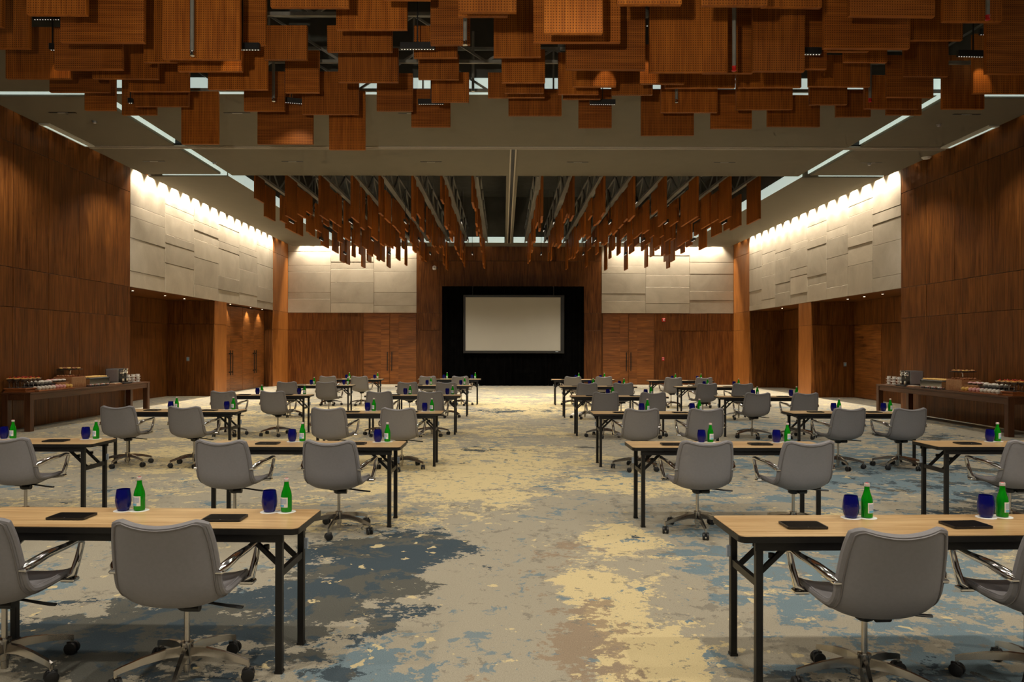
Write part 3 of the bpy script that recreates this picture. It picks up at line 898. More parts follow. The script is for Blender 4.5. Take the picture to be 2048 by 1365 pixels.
sprinkler(383, 0, 114, 8.9, 0, 'in front of the large left panel')
sprinkler(546, 128, 205, 12.0, 0, 'before a wide panel left of middle')
sprinkler(929, 26, 92, 8.7, 0, 'under the panel at the top middle')
sprinkler(945, 98, 184, 13.0, 0, 'against the lit cove near the middle')
sprinkler(1467, 14, 142, 8.9, 1, 'between the two tall right panels')
sprinkler(1352, 178, 206, 12.2, 0, 'on a low panel right of middle')
sprinkler(1739, 165, 203, 12.2, 1, 'among the low right panels')
sprinkler(1974, 0, 39, 8.9, 1, 'at the top right corner')

# ================================================================== STAGE
YD = 32.9
dx0, dx1, dz = W(884, 0, YD)[0], W(1168, 0, YD)[0], W(0, 573, YD)[2]
dr = thing('stage_drape', 'black velvet drape covering the middle of the far wall behind the screen', 'curtain', ((dx0 + dx1) / 2, YD, 0))
hw = (dx1 - dx0) / 2
for i in range(4):
    a, b = -hw + i * hw / 2, -hw + (i + 1) * hw / 2
    vs, fs, n = [], [], 40
    for z in (0.0, 0.02, dz * 0.5, dz - 0.1, dz):
        for side in (0, 1):
            for k in range(n + 1):
                u = k / n
                y = 0.045 * math.sin(u * 2 * PI * 6 + i) * (1 - 0.25 * z / dz) + 0.015 * math.sin(u * 31 + i) + 0.012 * side
                vs.append((a + (b - a) * u, y, z))
    L_ = n + 1
    for q in range(4):
        for side in (0, 1):
            for k in range(n):
                o = (q * 2 + side) * L_ + k; o2 = o + 2 * L_
                fs.append((o, o + 1, o2 + 1, o2) if side == 0 else (o + 1, o, o2, o2 + 1))
    mk('drape_panel', MB().add(vs, fs), 'velvet', dr, smooth=True)
mk('drape_rail', MB().cbox((-hw, 0.07, dz - 0.05), (hw, 0.11, dz), 0.006), 'black', dr)
YS = 32.72
sx0, sx1 = W(931, 0, YS)[0], W(1121, 0, YS)[0]
sz1, sz0 = W(0, 595, YS)[2], W(0, 702, YS)[2]
scx, scz = (sx0 + sx1) / 2, (sz0 + sz1) / 2
shw, shh = (sx1 - sx0) / 2, (sz1 - sz0) / 2
st = thing('projection_screen', 'large blank beige projection screen in a black frame before the drape', 'projection screen', (scx, YS, 0))
mk('screen_surface', MB().box((-shw, -0.004, scz - shh), (shw, 0.02, scz + shh)), 'screen', st)
fm = MB()
for a, b in (((-shw - 0.10, -0.02, scz - shh - 0.11), (shw + 0.16, 0.03, scz - shh)), ((-shw - 0.10, -0.02, scz + shh), (shw + 0.16, 0.03, scz + shh + 0.10)),
             ((-shw - 0.10, -0.02, scz - shh), (-shw, 0.03, scz + shh)), ((shw, -0.02, scz - shh), (shw + 0.16, 0.03, scz + shh))):
    fm.cbox(a, b, 0.008)
fr = mk('screen_frame', fm, 'black', st)
mk('maker_plate', MB().box((shw - 0.22, -0.024, scz - shh - 0.045), (shw - 0.10, -0.02, scz - shh - 0.025)), 'labelgrey', fr)
for s_ in (-1, 1):
    mk('screen_hanger', MB().bar((s_ * (shw - 0.3), 0.04, scz + shh - 0.1), (s_ * (shw - 0.3), 0.04, dz - 0.02), 0.02, 0.02), 'black', st)
    mk('hanger_hook', MB().box((s_ * (shw - 0.3) - 0.01, 0.03, dz - 0.03), (s_ * (shw - 0.3) + 0.01, YD - YS + 0.10, dz - 0.01)), 'black', st)

# ---- small wall fittings
def fitting(name, label, cat, loc, parts, rz=0):
    t = thing(name, label, cat, loc, rz)
    for nm, mb, mat in parts:
        mk(nm, mb, mat, t, smooth=(mat == 'white'))


def speaker(label, loc, rz, mat='white'):
    fitting('wall_speaker', label, 'speaker', loc,
            [('cabinet', MB().tube([(0, -0.10, -0.09), (0, -0.105, -0.06), (0, -0.11, 0.06), (0, -0.10, 0.09)], [0.05, 0.085, 0.085, 0.05], 14), mat),
             ('grille', MB().lathe([(0.045, -0.01), (0.05, 0.0)], 14, (0, -0.20, 0)), 'black'),
             ('bracket', MB().box((-0.02, -0.05, -0.03), (0.14, 0.0, 0.03)), 'black')], rz)


speaker('white oval wall speaker high beside the stage drape', (BX(869), YB, W(0, 537, YB)[2]), 0)
speaker('white oval wall speaker high on the right timber wall', (XR, XR * F / (1870 - VX), 5.05), PI / 2)
fitting('wall_sensor', 'small grey sensor box on the left timber wall', 'sensor', (XL, -XL * F / (VX - 209), 4.35),
        [('sensor_body', MB().cbox((-0.06, -0.07, -0.06), (0.06, 0, 0.06), 0.01), 'silver'), ('sensor_eye', MB().box((-0.03, -0.075, -0.03), (0.0, -0.07, 0.03)), 'black')], -PI / 2)
for label, loc, rz in (('red fire strobe high on the left timber pier', (XL, 26.05, 3.05), -PI / 2), ('red fire strobe high on the back wall right of the doors', (BX(1327), YB, W(0, 640, YB)[2]), 0)):
    fitting('fire_strobe', label, 'fire alarm', loc, [('strobe_body', MB().cbox((-0.075, -0.06, -0.075), (0.075, 0, 0.075), 0.012), 'red'),
                                                     ('strobe_lens', MB().cbox((-0.03, -0.075, -0.04), (0.03, -0.058, 0.02), 0.006), 'white')], rz)
for label, loc, rz in (('red fire call point low on the left timber pier', (XL, 26.05, 1.25), -PI / 2), ('red fire call point low on the back wall right of the doors', (BX(1326), YB, W(0, 718, YB)[2]), 0)):
    fitting('fire_call_point', label, 'fire alarm', loc, [('call_body', MB().cbox((-0.055, -0.045, -0.075), (0.055, 0, 0.075), 0.01), 'red'),
                                                         ('call_lever', MB().box((-0.03, -0.052, -0.02), (0.03, -0.044, 0.01)), 'white')], rz)
for label, loc, rz in (('pale light switch in the left alcove', (W(376, 0, YP0)[0], YP0, 1.26), 0), ('pale light switch in the right alcove', (W(1690, 0, YP0)[0], YP0, 1.12), 0)):
    fitting('light_switch', label, 'switch', loc, [('switch_plate', MB().cbox((-0.05, -0.015, -0.07), (0.05, 0, 0.07), 0.004), 'silver'), ('switch_button', MB().box((-0.02, -0.02, -0.03), (0.02, -0.014, 0.03)), 'labelblue')], rz)
for label, loc in (('steel floor socket plate low on the left back pier', (XL, 33.1, 0.38)),):
    fitting('wall_socket', label, 'socket', loc, [('socket_plate', MB().cbox((-0.06, -0.012, -0.06), (0.06, 0, 0.06), 0.004), 'silver'), ('socket_hole', MB().box((-0.03, -0.016, -0.03), (0.03, -0.011, 0.03)), 'black')], -PI / 2)
for i, (px, py) in enumerate(((1852, 313), (188, 244), (1877, 247), (428, 326), (1738, 326), (630, 420))):
    Y = (ZC - H) * F / (VY - py)
    t = thing('smoke_detector', 'small round ceiling detector, %s' % ['white and large by the right wall', 'left of the near slot', 'right of the near slot', 'left beyond the track',
              'right beyond the track', 'left of the far coffer', 'right of the far coffer'][i], 'detector', (W(px, py, Y)[0], Y, ZC))
    r_ = 0.11 if i == 0 else 0.05
    mk('detector_base', MB().lathe([(r_, -0.012), (r_, 0)], 16), 'white' if i == 0 else 'silver', t)
    mk('detector_cap', MB().lathe([(r_ * 0.3, -0.05), (r_ * 0.75, -0.04), (r_ * 0.8, -0.012)], 16), 'white' if i == 0 else 'silver', t)

# ================================================================== TRAINING TABLES
TL, TD, TZ = 1.83, 0.46, 0.74
ME = {}
ME['tabletop'] = MB().prism(rrect(0.004, 0.004, TL - 0.004, TD - 0.004, 0.03), TZ - 0.012, TZ).mesh('tabletop', M['oak'])
ME['edge_band'] = MB().prism(rrect(0, 0, TL, TD, 0.034), TZ - 0.032, TZ - 0.003).mesh('edge_band', M['black'])
ME['apron'] = MB().box((0.08, 0.02, TZ - 0.075), (TL - 0.08, 0.04, TZ - 0.032)).box((0.08, TD - 0.04, TZ - 0.075), (TL - 0.08, TD - 0.02, TZ - 0.032)).mesh('apron', M['black'])
ME['leg'] = MB().cbox((-0.0175, -0.0175, 0.012), (0.0175, 0.0175, TZ - 0.032), 0.003).box((-0.02, -0.02, 0), (0.02, 0.02, 0.014)).mesh('leg', M['black'])
ME['crossbar'] = MB().box((-0.012, -(TD / 2 - 0.055), -0.018), (0.012, TD / 2 - 0.055, 0.018)).mesh('crossbar', M['black'])
for sg, nm in ((1, 'bp'), (-1, 'bm')):
    ME[nm] = MB().bar((0, 0, 0.50), (sg * 0.20, 0, TZ - 0.05), 0.022, 0.022).lathe([(0.016, -0.012), (0.016, 0.012)], 8, (sg * 0.10, 0.02, 0.61)).mesh('brace', M['black'])
ME['clip'] = MB().cbox((-0.012, -0.008, -0.03), (0.012, 0.008, 0.03), 0.003).mesh('clip', M['labelgrey'])


def make_table(label, loc, rz):
    t = thing('training_table', label, 'table', loc, rz, 'folding training tables')
    top = ob('tabletop', ME['tabletop'], t); ob('edge_band', ME['edge_band'], top)
    ob('apron', ME['apron'], t)
    for x, sg in ((0.105, 1), (TL - 0.105, -1)):
        for y in (0.045, TD - 0.045):
            lg = ob('leg', ME['leg'], t, (x, y, 0))
        ob('clip', ME['clip'], lg, (-0.026 * sg, 0, 0.56))
        ob('crossbar', ME['crossbar'], t, (x, TD / 2, 0.50))
        for y in (0.12, TD - 0.12):
            ob('brace', ME['bp' if sg > 0 else 'bm'], t, (x, y, 0))
    return t


# ================================================================== SWIVEL CHAIR
def catmull(pts, n):
    P = [Vector(p) for p in pts]; P = [2 * P[0] - P[1]] + P + [2 * P[-1] - P[-2]]
    out = []
    m = len(P) - 3
    for i in range(n + 1):
        u = i / n * m; k = min(int(u), m - 1); t = u - k
        a, b, c, d = P[k:k + 4]
        out.append(0.5 * ((2 * b) + (c - a) * t + (2 * a - 5 * b + 4 * c - d) * t * t + (3 * b - a - 3 * c + d) * t ** 3))
    return out


def chair_shell():
    NV, NU = 34, 16
    prof = catmull([(0.265, 0.425), (0.235, 0.45), (0.12, 0.452), (-0.02, 0.438), (-0.14, 0.432), (-0.205, 0.458), (-0.235, 0.52),
                    (-0.252, 0.62), (-0.275, 0.73), (-0.300, 0.818)], NV)
    wid = catmull([(0, .195), (0, .215), (0, .235), (0, .242), (0, .246), (0, .246), (0, .246), (0, .244), (0, .234), (0, .214)], NV)
    cur = catmull([(0, .02), (0, .025), (0, .035), (0, .045), (0, .06), (0, .07), (0, .06), (0, .05), (0, .042), (0, .035)], NV)

    def pt(i, u, off):
        p = prof[i]; a, b = prof[max(i - 1, 0)], prof[min(i + 1, NV)]
        tng = (b - a).normalized()
        nrm = Vector((-tng.y, tng.x)) * -1          # inner side: up on the seat, forward on the back
        if nrm.y < 0 and i < 5:
            nrm = -nrm
        q = p + nrm * (cur[i].y * (0.55 * abs(u) ** 2 + 0.45 * abs(u) ** 5) - off)
        z = q.y
        if i > NV - 8:
            z += 0.030 * (abs(u) ** 1.8) * (i - (NV - 8)) / 8
            z -= 0.018 * max(0, abs(u) - 0.86) / 0.14 * (i == NV)
        wdt = wid[i].y - (0.006 if off > 0 else 0.0) - (0.012 if i in (0, NV) else 0)
        return (wdt * u, q.x, z)
    us = [-1 + 2 * k / NU for k in range(NU + 1)]
    vs, fs = [], []
    T = 0.034
    for off in (0.0, T):
        for i in range(NV + 1):
            for u in us:
                vs.append(pt(i, u, off))
    L_ = NU + 1; S = (NV + 1) * L_
    for i in range(NV):
        for k in range(NU):
            a = i * L_ + k
            fs.append((a, a + 1, a + 1 + L_, a + L_)); fs.append((S + a + 1, S + a, S + a + L_, S + a + L_ + 1))
    for i in range(NV):
        a = i * L_; fs.append((a, a + L_, S + a + L_, S + a))
        a = i * L_ + NU; fs.append((a + L_, a, S + a, S + a + L_))
    for k in range(NU):
        fs.append((k + 1, k, S + k, S + k + 1)); a = NV * L_ + k; fs.append((a, a + 1, S + a + 1, S + a))
    shell = MB().add(vs, fs)
    rim = [pt(i, -1, T / 2) for i in range(NV + 1)] + [pt(NV, u, T / 2) for u in us[1:]] + [pt(i, 1, T / 2) for i in range(NV - 1, -1, -1)] + [pt(0, u, T / 2) for u in us[::-1][1:-1]]
    roll = MB().tube(rim, 0.0165, 8, closed=True)
    rim2 = [(x, y - 0.0, z) for x, y, z in [pt(i, -0.965, T + 0.001) for i in range(NV + 1)] + [pt(NV, u * 0.965, T + 0.001) for u in us[1:]] + [pt(i, 0.965, T + 0.001) for i in range(NV - 1, -1, -1)]]
    pipe = MB().tube(rim2, 0.0045, 6)
    return shell, roll, pipe


sh, roll, pipe = chair_shell()
CH = {}
CH['seat_shell'] = sh.mesh('seat_shell', M['leather'], True)
CH['rolled_edge'] = roll.mesh('rolled_edge', M['leather'], True)
CH['piping'] = pipe.mesh('piping', M['piping'], True)
for sg, nm in ((-1, 'al'), (1, 'ar')):
    P3 = [(sg * .240, -.215, .596), (sg * .262, -.185, .610), (sg * .284, -.10, .634), (sg * .298, .03, .640), (sg * .300, .125, .648), (sg * .300, .150, .643),
          (sg * .299, .160, .625), (sg * .292, .140, .55), (sg * .280, .118, .472), (sg * .250, .110, .452)]
    rr = [.022, .024, .020, .016, .015, .016, .016, .017, .020, .015]
    CH[nm] = MB().tube(P3, rr, 10, None).mesh('armrest', M['chrome'], True)
    CH[nm + 'b'] = MB().cbox((min(sg * .215, sg * .27), -.235, .582), (max(sg * .215, sg * .27), -.195, .600), .006).mesh('arm_bracket', M['chrome'])
    CH[nm + 'c'] = MB().cbox((min(sg * .225, sg * .30), .085, .436), (max(sg * .225, sg * .30), .145, .456), .006).mesh('seat_bracket', M['chrome'])
CH['gas_column'] = MB().lathe([(.012, .028), (.017, .03), (.019, .07), (.025, .075), (.025, .11), (.029, .115), (.029, .165), (.031, .168), (.031, .18), (.014, .182), (.014, .40)], 14).mesh('gas_column', M['alu'], True)
CH['mechanism'] = MB().add([(-.06, -.05, .375), (.06, -.05, .375), (.06, .07, .375), (-.06, .07, .375), (-.12, -.10, .412), (.12, -.10, .412), (.12, .14, .412), (-.12, .14, .412)],
                           [(0, 3, 2, 1), (4, 5, 6, 7), (0, 1, 5, 4), (1, 2, 6, 5), (2, 3, 7, 6), (3, 0, 4, 7)]).lathe([(.03, .34), (.045, .35), (.05, .38)], 12).tube([(.02, -.06, .372), (.09, -.06, .372)], .022, 10).mesh('mechanism', M['plastic'])
CH['lever'] = MB().tube([(.06, -.03, .392), (.14, -.04, .386), (.22, -.05, .378), (.275, -.055, .374), (.30, -.057, .373)], [.007, .008, .012, .015, .013], 8, .007).mesh('lever', M['plastic'], True)
sp = MB()
pp = [(.02, .135, .030, .045), (.10, .137, .028, .040), (.20, .122, .025, .034), (.29, .100, .021, .028), (.325, .088, .019, .026)]
vs, fs = [], []
for r_, z, wd, ht in pp:
    vs += [(r_, -wd / 2, z - ht / 2), (r_, wd / 2, z - ht / 2), (r_, wd / 2 * .7, z + ht / 2), (r_, -wd / 2 * .7, z + ht / 2)]
for i in range(len(pp) - 1):
    for k in range(4):
        fs.append((i * 4 + k, i * 4 + (k + 1) % 4, i * 4 + 4 + (k + 1) % 4, i * 4 + 4 + k))
fs += [(3, 2, 1, 0), tuple(len(pp) * 4 - 4 + k for k in range(4))]
sp.add(vs, fs).tube([(.318, 0, .09), (.318, 0, .055)], .009, 8)
CH['base_arm'] = sp.mesh('base_arm', M['alu'])
cs = MB()
for sx in (-1, 1):
    a = sx * .017
    cs.tube([(a - .010, 0, .032), (a - .007, 0, .032), (a + .007, 0, .032), (a + .010, 0, .032)], [.026, .032, .032, .026], 14)
cs.cbox((-.008, -.02, .03), (.008, .028, .066), .004)
CH['caster'] = cs.mesh('caster', M['plastic'], True)


def make_chair(label, loc, rz, spin):
    t = thing('swivel_chair', label, 'chair', loc, rz, 'grey swivel chairs at the tables')
    s_ = ob('seat_shell', CH['seat_shell'], t); ob('piping', CH['piping'], s_); ob('rolled_edge', CH['rolled_edge'], s_)
    for nm in ('al', 'ar'):
        a = ob('armrest', CH[nm], t); ob('arm_bracket', CH[nm + 'b'], a); ob('seat_bracket', CH[nm + 'c'], a)
    ob('mechanism', CH['mechanism'], t); ob('lever', CH['lever'], t); ob('gas_column', CH['gas_column'], t)
    for k in range(5):
        an = spin + k * 2 * PI / 5
        b = ob('base_arm', CH['base_arm'], t, (0, 0, 0), (0, 0, an))
        ob('caster', CH['caster'], b, (.318, 0, 0), (0, 0, R.uniform(0, 2 * PI)))
    return t


# ================================================================== TABLE SETTINGS
BT = {}
BT['bottle'] = MB().lathe([(.020, 0), (.029, .003), (.030, .012), (.030, .085), (.027, .105), (.017, .135), (.0135, .150), (.0125, .168), (.0125, .172)], 20).mesh('bottle', M['green'], True)
BT['bottle_cap'] = MB().lathe([(.0145, .167), (.0150, .170), (.0150, .180), (.013, .184)], 16).mesh('bottle_cap', M['cap'], True)
BT['cap_star'] = MB().lathe([(.009, .1840), (.008, .1855)], 10).mesh('cap_mark', M['capred'])


def arc_patch(r, a0, a1, z0, z1, n=8):
    vs, fs = [], []
    for k in range(n + 1):
        a = math.radians(a0 + (a1 - a0) * k / n)
        for rr in (r, r + .0006):
            vs += [(rr * math.cos(a), rr * math.sin(a), z0), (rr * math.cos(a), rr * math.sin(a), z1)]
    for k in range(n):
        o = k * 4
        fs += [(o + 2, o + 6, o + 7, o + 3), (o, o + 1, o + 5, o + 4), (o + 1, o + 3, o + 7, o + 5), (o, o + 4, o + 6, o + 2)]
    return MB().add(vs, fs)


BT['bottle_label'] = arc_patch(.0303, -58, 58, .028, .082).mesh('bottle_label', M['paper'])
BT['label_print'] = arc_patch(.0310, -46, 46, .046, .076).mesh('label_print', M['labelgrey'])
BT['label_band'] = arc_patch(.0310, -46, 20, .030, .042).mesh('label_band', M['labelblue'])
BT['tumbler'] = MB().lathe([(.024, 0), (.030, .003), (.039, .030), (.0425, .055), (.040, .085), (.0345, .118), (.0325, .1185), (.038, .085), (.040, .055), (.036, .030), (.02, .012)], 22).mesh('tumbler', M['cobalt'], True)
BT['coaster'] = MB().lathe([(.050, 0), (.051, .001), (.050, .0022)], 24).mesh('coaster', M['paper'])
BT['tablet_body'] = MB().prism(rrect(-.1025, -.07, .1025, .07, .012), 0.002, .012).prism(rrect(-.09, -.058, .09, .058, .01), 0, .002).mesh('tablet_body', M['tablet'])
BT['tablet_screen'] = MB().prism(rrect(-.094, -.062, .094, .062, .006), .012, .0126).mesh('tablet_screen', M['tabglass'])
BT['tablet_button'] = MB().lathe([(.003, 0), (.003, .0012)], 8, (0, -.0665, .012)).mesh('home_button', M['silver'])


def bottle(label, loc, rz):
    t = thing('water_bottle', label, 'bottle', loc, rz, 'green water bottles')
    b = ob('bottle', BT['bottle'], t); c = ob('bottle_cap', BT['bottle_cap'], t); ob('cap_mark', BT['cap_star'], c)
    l = ob('bottle_label', BT['bottle_label'], t); ob('label_print', BT['label_print'], l); ob('label_band', BT['label_band'], l)
    b['label'] = 'green glass body'


def tablet(label, loc, rz):
    t = thing('tablet', label, 'tablet', loc, rz, 'black tablets on the tables')
    ob('tablet_body', BT['tablet_body'], t)
    s_ = ob('tablet_screen', BT['tablet_screen'], t); ob('home_button', BT['tablet_button'], s_)


def floor_pt(px, py, z):
    """where the ray of a photo pixel meets the level plane z (camera roll included)"""
    ro = math.radians(0.11)
    u, v = px - VX, VY - py
    u, v = u * math.cos(ro) - v * math.sin(ro) * 0 + v * math.sin(ro), v * math.cos(ro) + u * math.sin(ro)
    Y = F * (H - z) / -v
    return u * Y / F, Y


ROWN = ['front-row', 'second-row', 'third-row', 'fourth-row', 'fifth-row', 'last-row']
TAB = [  # inner-rear corner pixel, row, column
    (646, 1019, 0, 'li'), (815, 882.5, 1, 'li'), (889, 822, 2, 'li'), (923.6, 789.3, 3, 'li'), (944, 770.3, 4, 'li'), (962.5, 758, 5, 'li'),
    (1424, 1031.5, 0, 'ri'), (1249, 883, 1, 'ri'), (1180, 822.8, 2, 'ri'), (1139.3, 790.8, 3, 'ri'), (1118, 771.7, 4, 'ri'), (1102, 758.6, 5, 'ri'),
    (236, 877, 1, 'lo'), (495, 819, 2, 'lo'), (629.6, 788.9, 3, 'lo'), (712, 769.7, 4, 'lo'), (768.5, 758, 5, 'lo'),
    (1822, 881.7, 1, 'ro'), (1561.7, 822, 2, 'ro'), (1427, 792, 3, 'ro'), (1346, 772.7, 4, 'ro'), (1292.5, 760.4, 5, 'ro')]
COLN = {'li': 'table left of the aisle', 'ri': 'table right of the aisle', 'lo': 'table toward the left wall', 'ro': 'table toward the right wall'}
for px, py, row, col in TAB:
    X, Y = floor_pt(px, py, TZ)
    left = col[0] == 'l'
    rz = 0.0
    if row == 0:
        rz = math.radians(-1.6 if left else 1.6)
    elif row == 1:
        rz = math.radians(-0.6 if left else 0.5)
    rot = Matrix.Rotation(rz, 3, 'Z')
    corner = Vector((X, Y, 0))                     # rear inner corner
    org = corner - rot @ Vector((TL if left else 0, TD, 0))
    where = '%s %s' % (ROWN[row], COLN[col])
    make_table('oak-topped folding training table, the %s' % where, org, rz)
    at = lambda u, v, z: org + rot @ Vector((u, v, z))
    if left:
        tabs, gl, bo, chs = (0.55, 1.38), (0.74, 1.555), (0.825, 1.655), (0.36, 1.29)
    else:
        tabs, gl, bo, chs = (0.40, 1.235), (0.735, 1.457), (0.82, 1.565), (0.58, 1.43)
    for k in range(2):
        seat = ['left', 'right'][k]
        j = lambda s_: R.uniform(-s_, s_)
        tablet('black tablet at the %s place of the %s' % (seat, where), at(tabs[k] + j(.01), 0.20 + j(.01), TZ), rz + j(.05))
        gp, bp_ = at(gl[k] + j(.008), 0.375 + j(.01), TZ), at(bo[k] + j(.006), 0.385 + j(.01), TZ)
        for nm, p_ in (('tumbler', gp), ('bottle', bp_)):
            tag(ob('coaster', BT['coaster'], None, p_), 'round white paper coaster under the %s, %s place, %s' % (nm, seat, where), 'coaster', 'white paper coasters')
        tag(ob('tumbler', BT['tumbler'], None, (gp.x, gp.y, TZ + .0022)), 'cobalt blue glass tumbler at the %s place of the %s' % (seat, where), 'glass', 'cobalt blue tumblers')
        bottle('green water bottle at the %s place of the %s' % (seat, where), (bp_.x, bp_.y, TZ + .0022), math.radians(-118 if left else -52) + j(.25))
        dy = -0.02 if row == 0 else -0.11
        cp = at(chs[k] + j(.02), dy + j(.02), 0)
        yaw = math.radians((-2 if left else 4) + R.uniform(-3, 3))
        make_chair('grey leather swivel chair at the %s place of the %s' % (seat, where), cp, yaw, R.uniform(0, 1.25))

# ================================================================== BUFFETS
NTH = ['first', 'second', 'third', 'fourth', 'fifth', 'sixth', 'seventh', 'eighth', 'ninth', 'tenth', 'eleventh', 'twelfth']


def spot_of(a, b):
    return '%s row, %s along' % (NTH[a], NTH[b])


def buffet(side):
    sg = -1 if side == 'left' else 1
    xe = -9.2 if sg < 0 else 9.4                       # aisle edge
    xw = XL + 0.03 if sg < 0 else XR - 0.12
    y0, y1 = (14.57, 19.5) if sg < 0 else (13.98, 18.95)
    wd = abs(xw - xe); L = y1 - y0; TZB = 0.76
    cx = (xe + xw) / 2
    t = thing('buffet_table', 'long dark timber buffet table along the %s wall' % side, 'table', (cx, (y0 + y1) / 2, 0), 0, 'buffet tables')
    hx, hy = wd / 2, L / 2
    mk('buffet_top', MB().cbox((-hx, -hy, TZB - 0.035), (hx, hy, TZB), 0.004), 'buffet_wood', t)
    for x in (-hx + .045, hx - .045):
        mk('side_rail', MB().cbox((x - .025, -hy + .02, TZB - .15), (x + .025, hy - .02, TZB - .035), 0.004), 'buffet_wood', t)
    for y in (-hy + .045, hy - .045):
        mk('end_rail', MB().cbox((-hx + .03, y - .025, TZB - .15), (hx - .03, y + .025, TZB - .035), 0.004), 'buffet_wood', t)
    for x in (-hx + .065, hx - .065):
        for y in (-hy + .065, hy - .065):
            mk('leg', MB().cbox((x - .06, y - .06, 0), (x + .06, y + .06, TZB - .035), .005), 'buffet_leg_wood', t)
    k = L / 5.2
    ST = lambda e, d: (xe + sg * e, y1 - d * k)          # e: from aisle edge towards wall, d: from the far end
    on = 'on the %s buffet' % side
    # cups with saucers, three piles of two
    cup = MB().lathe([(.022, 0), (.026, .003), (.036, .03), (.040, .062), (.037, .062), (.033, .03), (.02, .008)], 14).mesh('cup_bowl', M['white'], True)
    hnd = MB().tube([(.036, 0, .05), (.056, 0, .05), (.060, 0, .035), (.052, 0, .018), (.034, 0, .018)], .0045, 6).mesh('cup_handle', M['white'], True)
    sau = MB().lathe([(.03, 0), (.04, .003), (.070, .014), (.068, .016), (.03, .006)], 18).mesh('saucer', M['white'], True)
    for i, d in enumerate((0.22, 0.48, 0.74)):
        x, y = ST(0.22, d); z = TZB
        pile = ['far', 'middle', 'near'][i]
        for lv in range(3):
            z += 0.0 if lv == 0 else 0.068
            if lv < 3:
                tag(ob('saucer', sau, None, (x, y, z)), 'white saucer, %s of the %s pile of cups %s' % (['bottom', 'middle', 'top'][lv], pile, on), 'saucer', 'white saucers ' + on)
            c = thing('coffee_cup', 'white coffee cup, %s of the %s pile of cups %s' % (['bottom', 'middle', 'top'][lv], pile, on), 'cup', (x, y, z + .007), R.uniform(0, 6), 'white cups ' + on)
            ob('cup_bowl', cup, c); ob('cup_handle', hnd, c); c.scale = (1.15, 1.15, 1.0)
    # coffee machine, faces the aisle
    x, y = ST(0.28, 1.15)
    cm = thing('coffee_machine', 'black and silver twin-head coffee machine %s' % on, 'coffee machine', (x, y, TZB), PI / 2 * -sg)
    mk('machine_body', MB().cbox((-.20, -.12, .03), (.20, .20, .37), .015), 'plastic', cm)
    for s_ in (-1, 1):
        mk('side_panel', MB().cbox((s_ * .2 - .006, -.12, .05), (s_ * .2 + .006, .18, .355), .004), 'silver', cm)
        hd = mk('brew_head', MB().tube([(s_ * .09, -.11, .28), (s_ * .09, -.15, .28), (s_ * .09, -.19, .27)], [.062, .060, .03], 16), 'chrome', cm, smooth=True)
        mk('brew_lever', MB().tube([(s_ * .09, -.17, .30), (s_ * .09, -.20, .36), (s_ * .09, -.19, .375)], .012, 8), 'chrome', hd, smooth=True)
        mk('spout', MB().tube([(s_ * .09, -.17, .23), (s_ * .09, -.17, .19)], .014, 8), 'chrome', hd)
        mk('milk_jug', MB().lathe([(.030, 0), (.034, .004), (.030, .07), (.034, .085), (.03, .085), (.026, .07), (.02, .01)], 14, (s_ * .09, -.17, .04)), 'chrome', cm, smooth=True)
    mk('drip_tray', MB().cbox((-.20, -.26, 0.0), (.20, -.10, .035), .006), 'plastic', cm)
    mk('machine_foot', MB().box((-.18, -.1, 0), (.18, .18, .03)), 'plastic', cm)
    # wooden tray of sugar sachets before the machine
    x, y = ST(0.14, 1.55)
    tw = thing('sachet_tray', 'low wooden tray of sachets beside the coffee machine %s' % on, 'tray', (x, y, TZB))
    mk('tray_base', MB().cbox((-.08, -.16, 0), (.08, .16, .025), .004), 'box_wood', tw)
    for i in range(7):
        mk('sachet', MB().box((-.06, -.14 + i * .042, .025), (.06, -.125 + i * .042, .04)), 'cream', tw)
    # mirrored box with pastry tray
    x, y = ST(0.30, 2.30)
    mb_ = thing('display_box', 'mirrored display box carrying a pastry tray %s' % on, 'display box', (x, y, TZB))
    mk('box_shell', MB().cbox((-.17, -.42, 0), (.17, .42, .17), .004), 'mirror', mb_)
    mk('box_edge', MB().box((-.175, -.425, .17), (.175, .425, .18)), 'clear', mb_)
    bun = MB().lathe([(.012, 0), (.028, .006), (.030, .018), (.018, .032), (.004, .036)], 10)
    BUN = {m: MB().add(bun.v, bun.f).mesh('pastry', M[m], True) for m in ('yellow', 'brownfood', 'pink', 'cream')}
    pt_ = thing('pastry_tray', 'silver tray of golden pastries on the mirrored box %s' % on, 'tray', (x, y, TZB + .18))
    mk('tray_plate', MB().cbox((-.16, -.40, 0), (.16, .40, .012), .004), 'silver', pt_)
    for a in range(4):
        for b in range(11):
            tag(ob('pastry', BUN['yellow'], None, (x - .115 + a * .077, y - .36 + b * .072, TZB + .192)), 'golden pastry on the silver tray, %s, %s' % (spot_of(a, b), on), 'pastry', 'golden pastries ' + on)
    # dessert cups in front of the mirrored box
    dc = MB().lathe([(.016, 0), (.02, .002), (.026, .045), (.024, .045), (.012, .006)], 12).mesh('cup_glass', M['clear'], True)
    df = MB().lathe([(.012, .006), (.021, .03), (.020, .04), (.008, .052)], 10)
    DF = {m: MB().add(df.v, df.f).mesh('dessert_filling', M[m], True) for m in ('pink', 'brownfood', 'cream')}
    for a in range(2):
        for b in range(10):
            xx, yy = ST(0.07 + a * .065, 2.05 + b * .085)
            m = ('pink', 'brownfood', 'cream')[(a + b) % 3]
            c = thing('dessert_cup', 'tiny %s dessert cup, %s, %s' % ({'pink': 'pink', 'brownfood': 'brown', 'cream': 'cream'}[m], spot_of(a, b), on), 'dessert', (xx, yy, TZB), 0, 'dessert cups ' + on)
            ob('cup_glass', dc, c); ob('dessert_filling', DF[m], c)
    # riser boxes
    x, y = ST(0.33, 3.20)
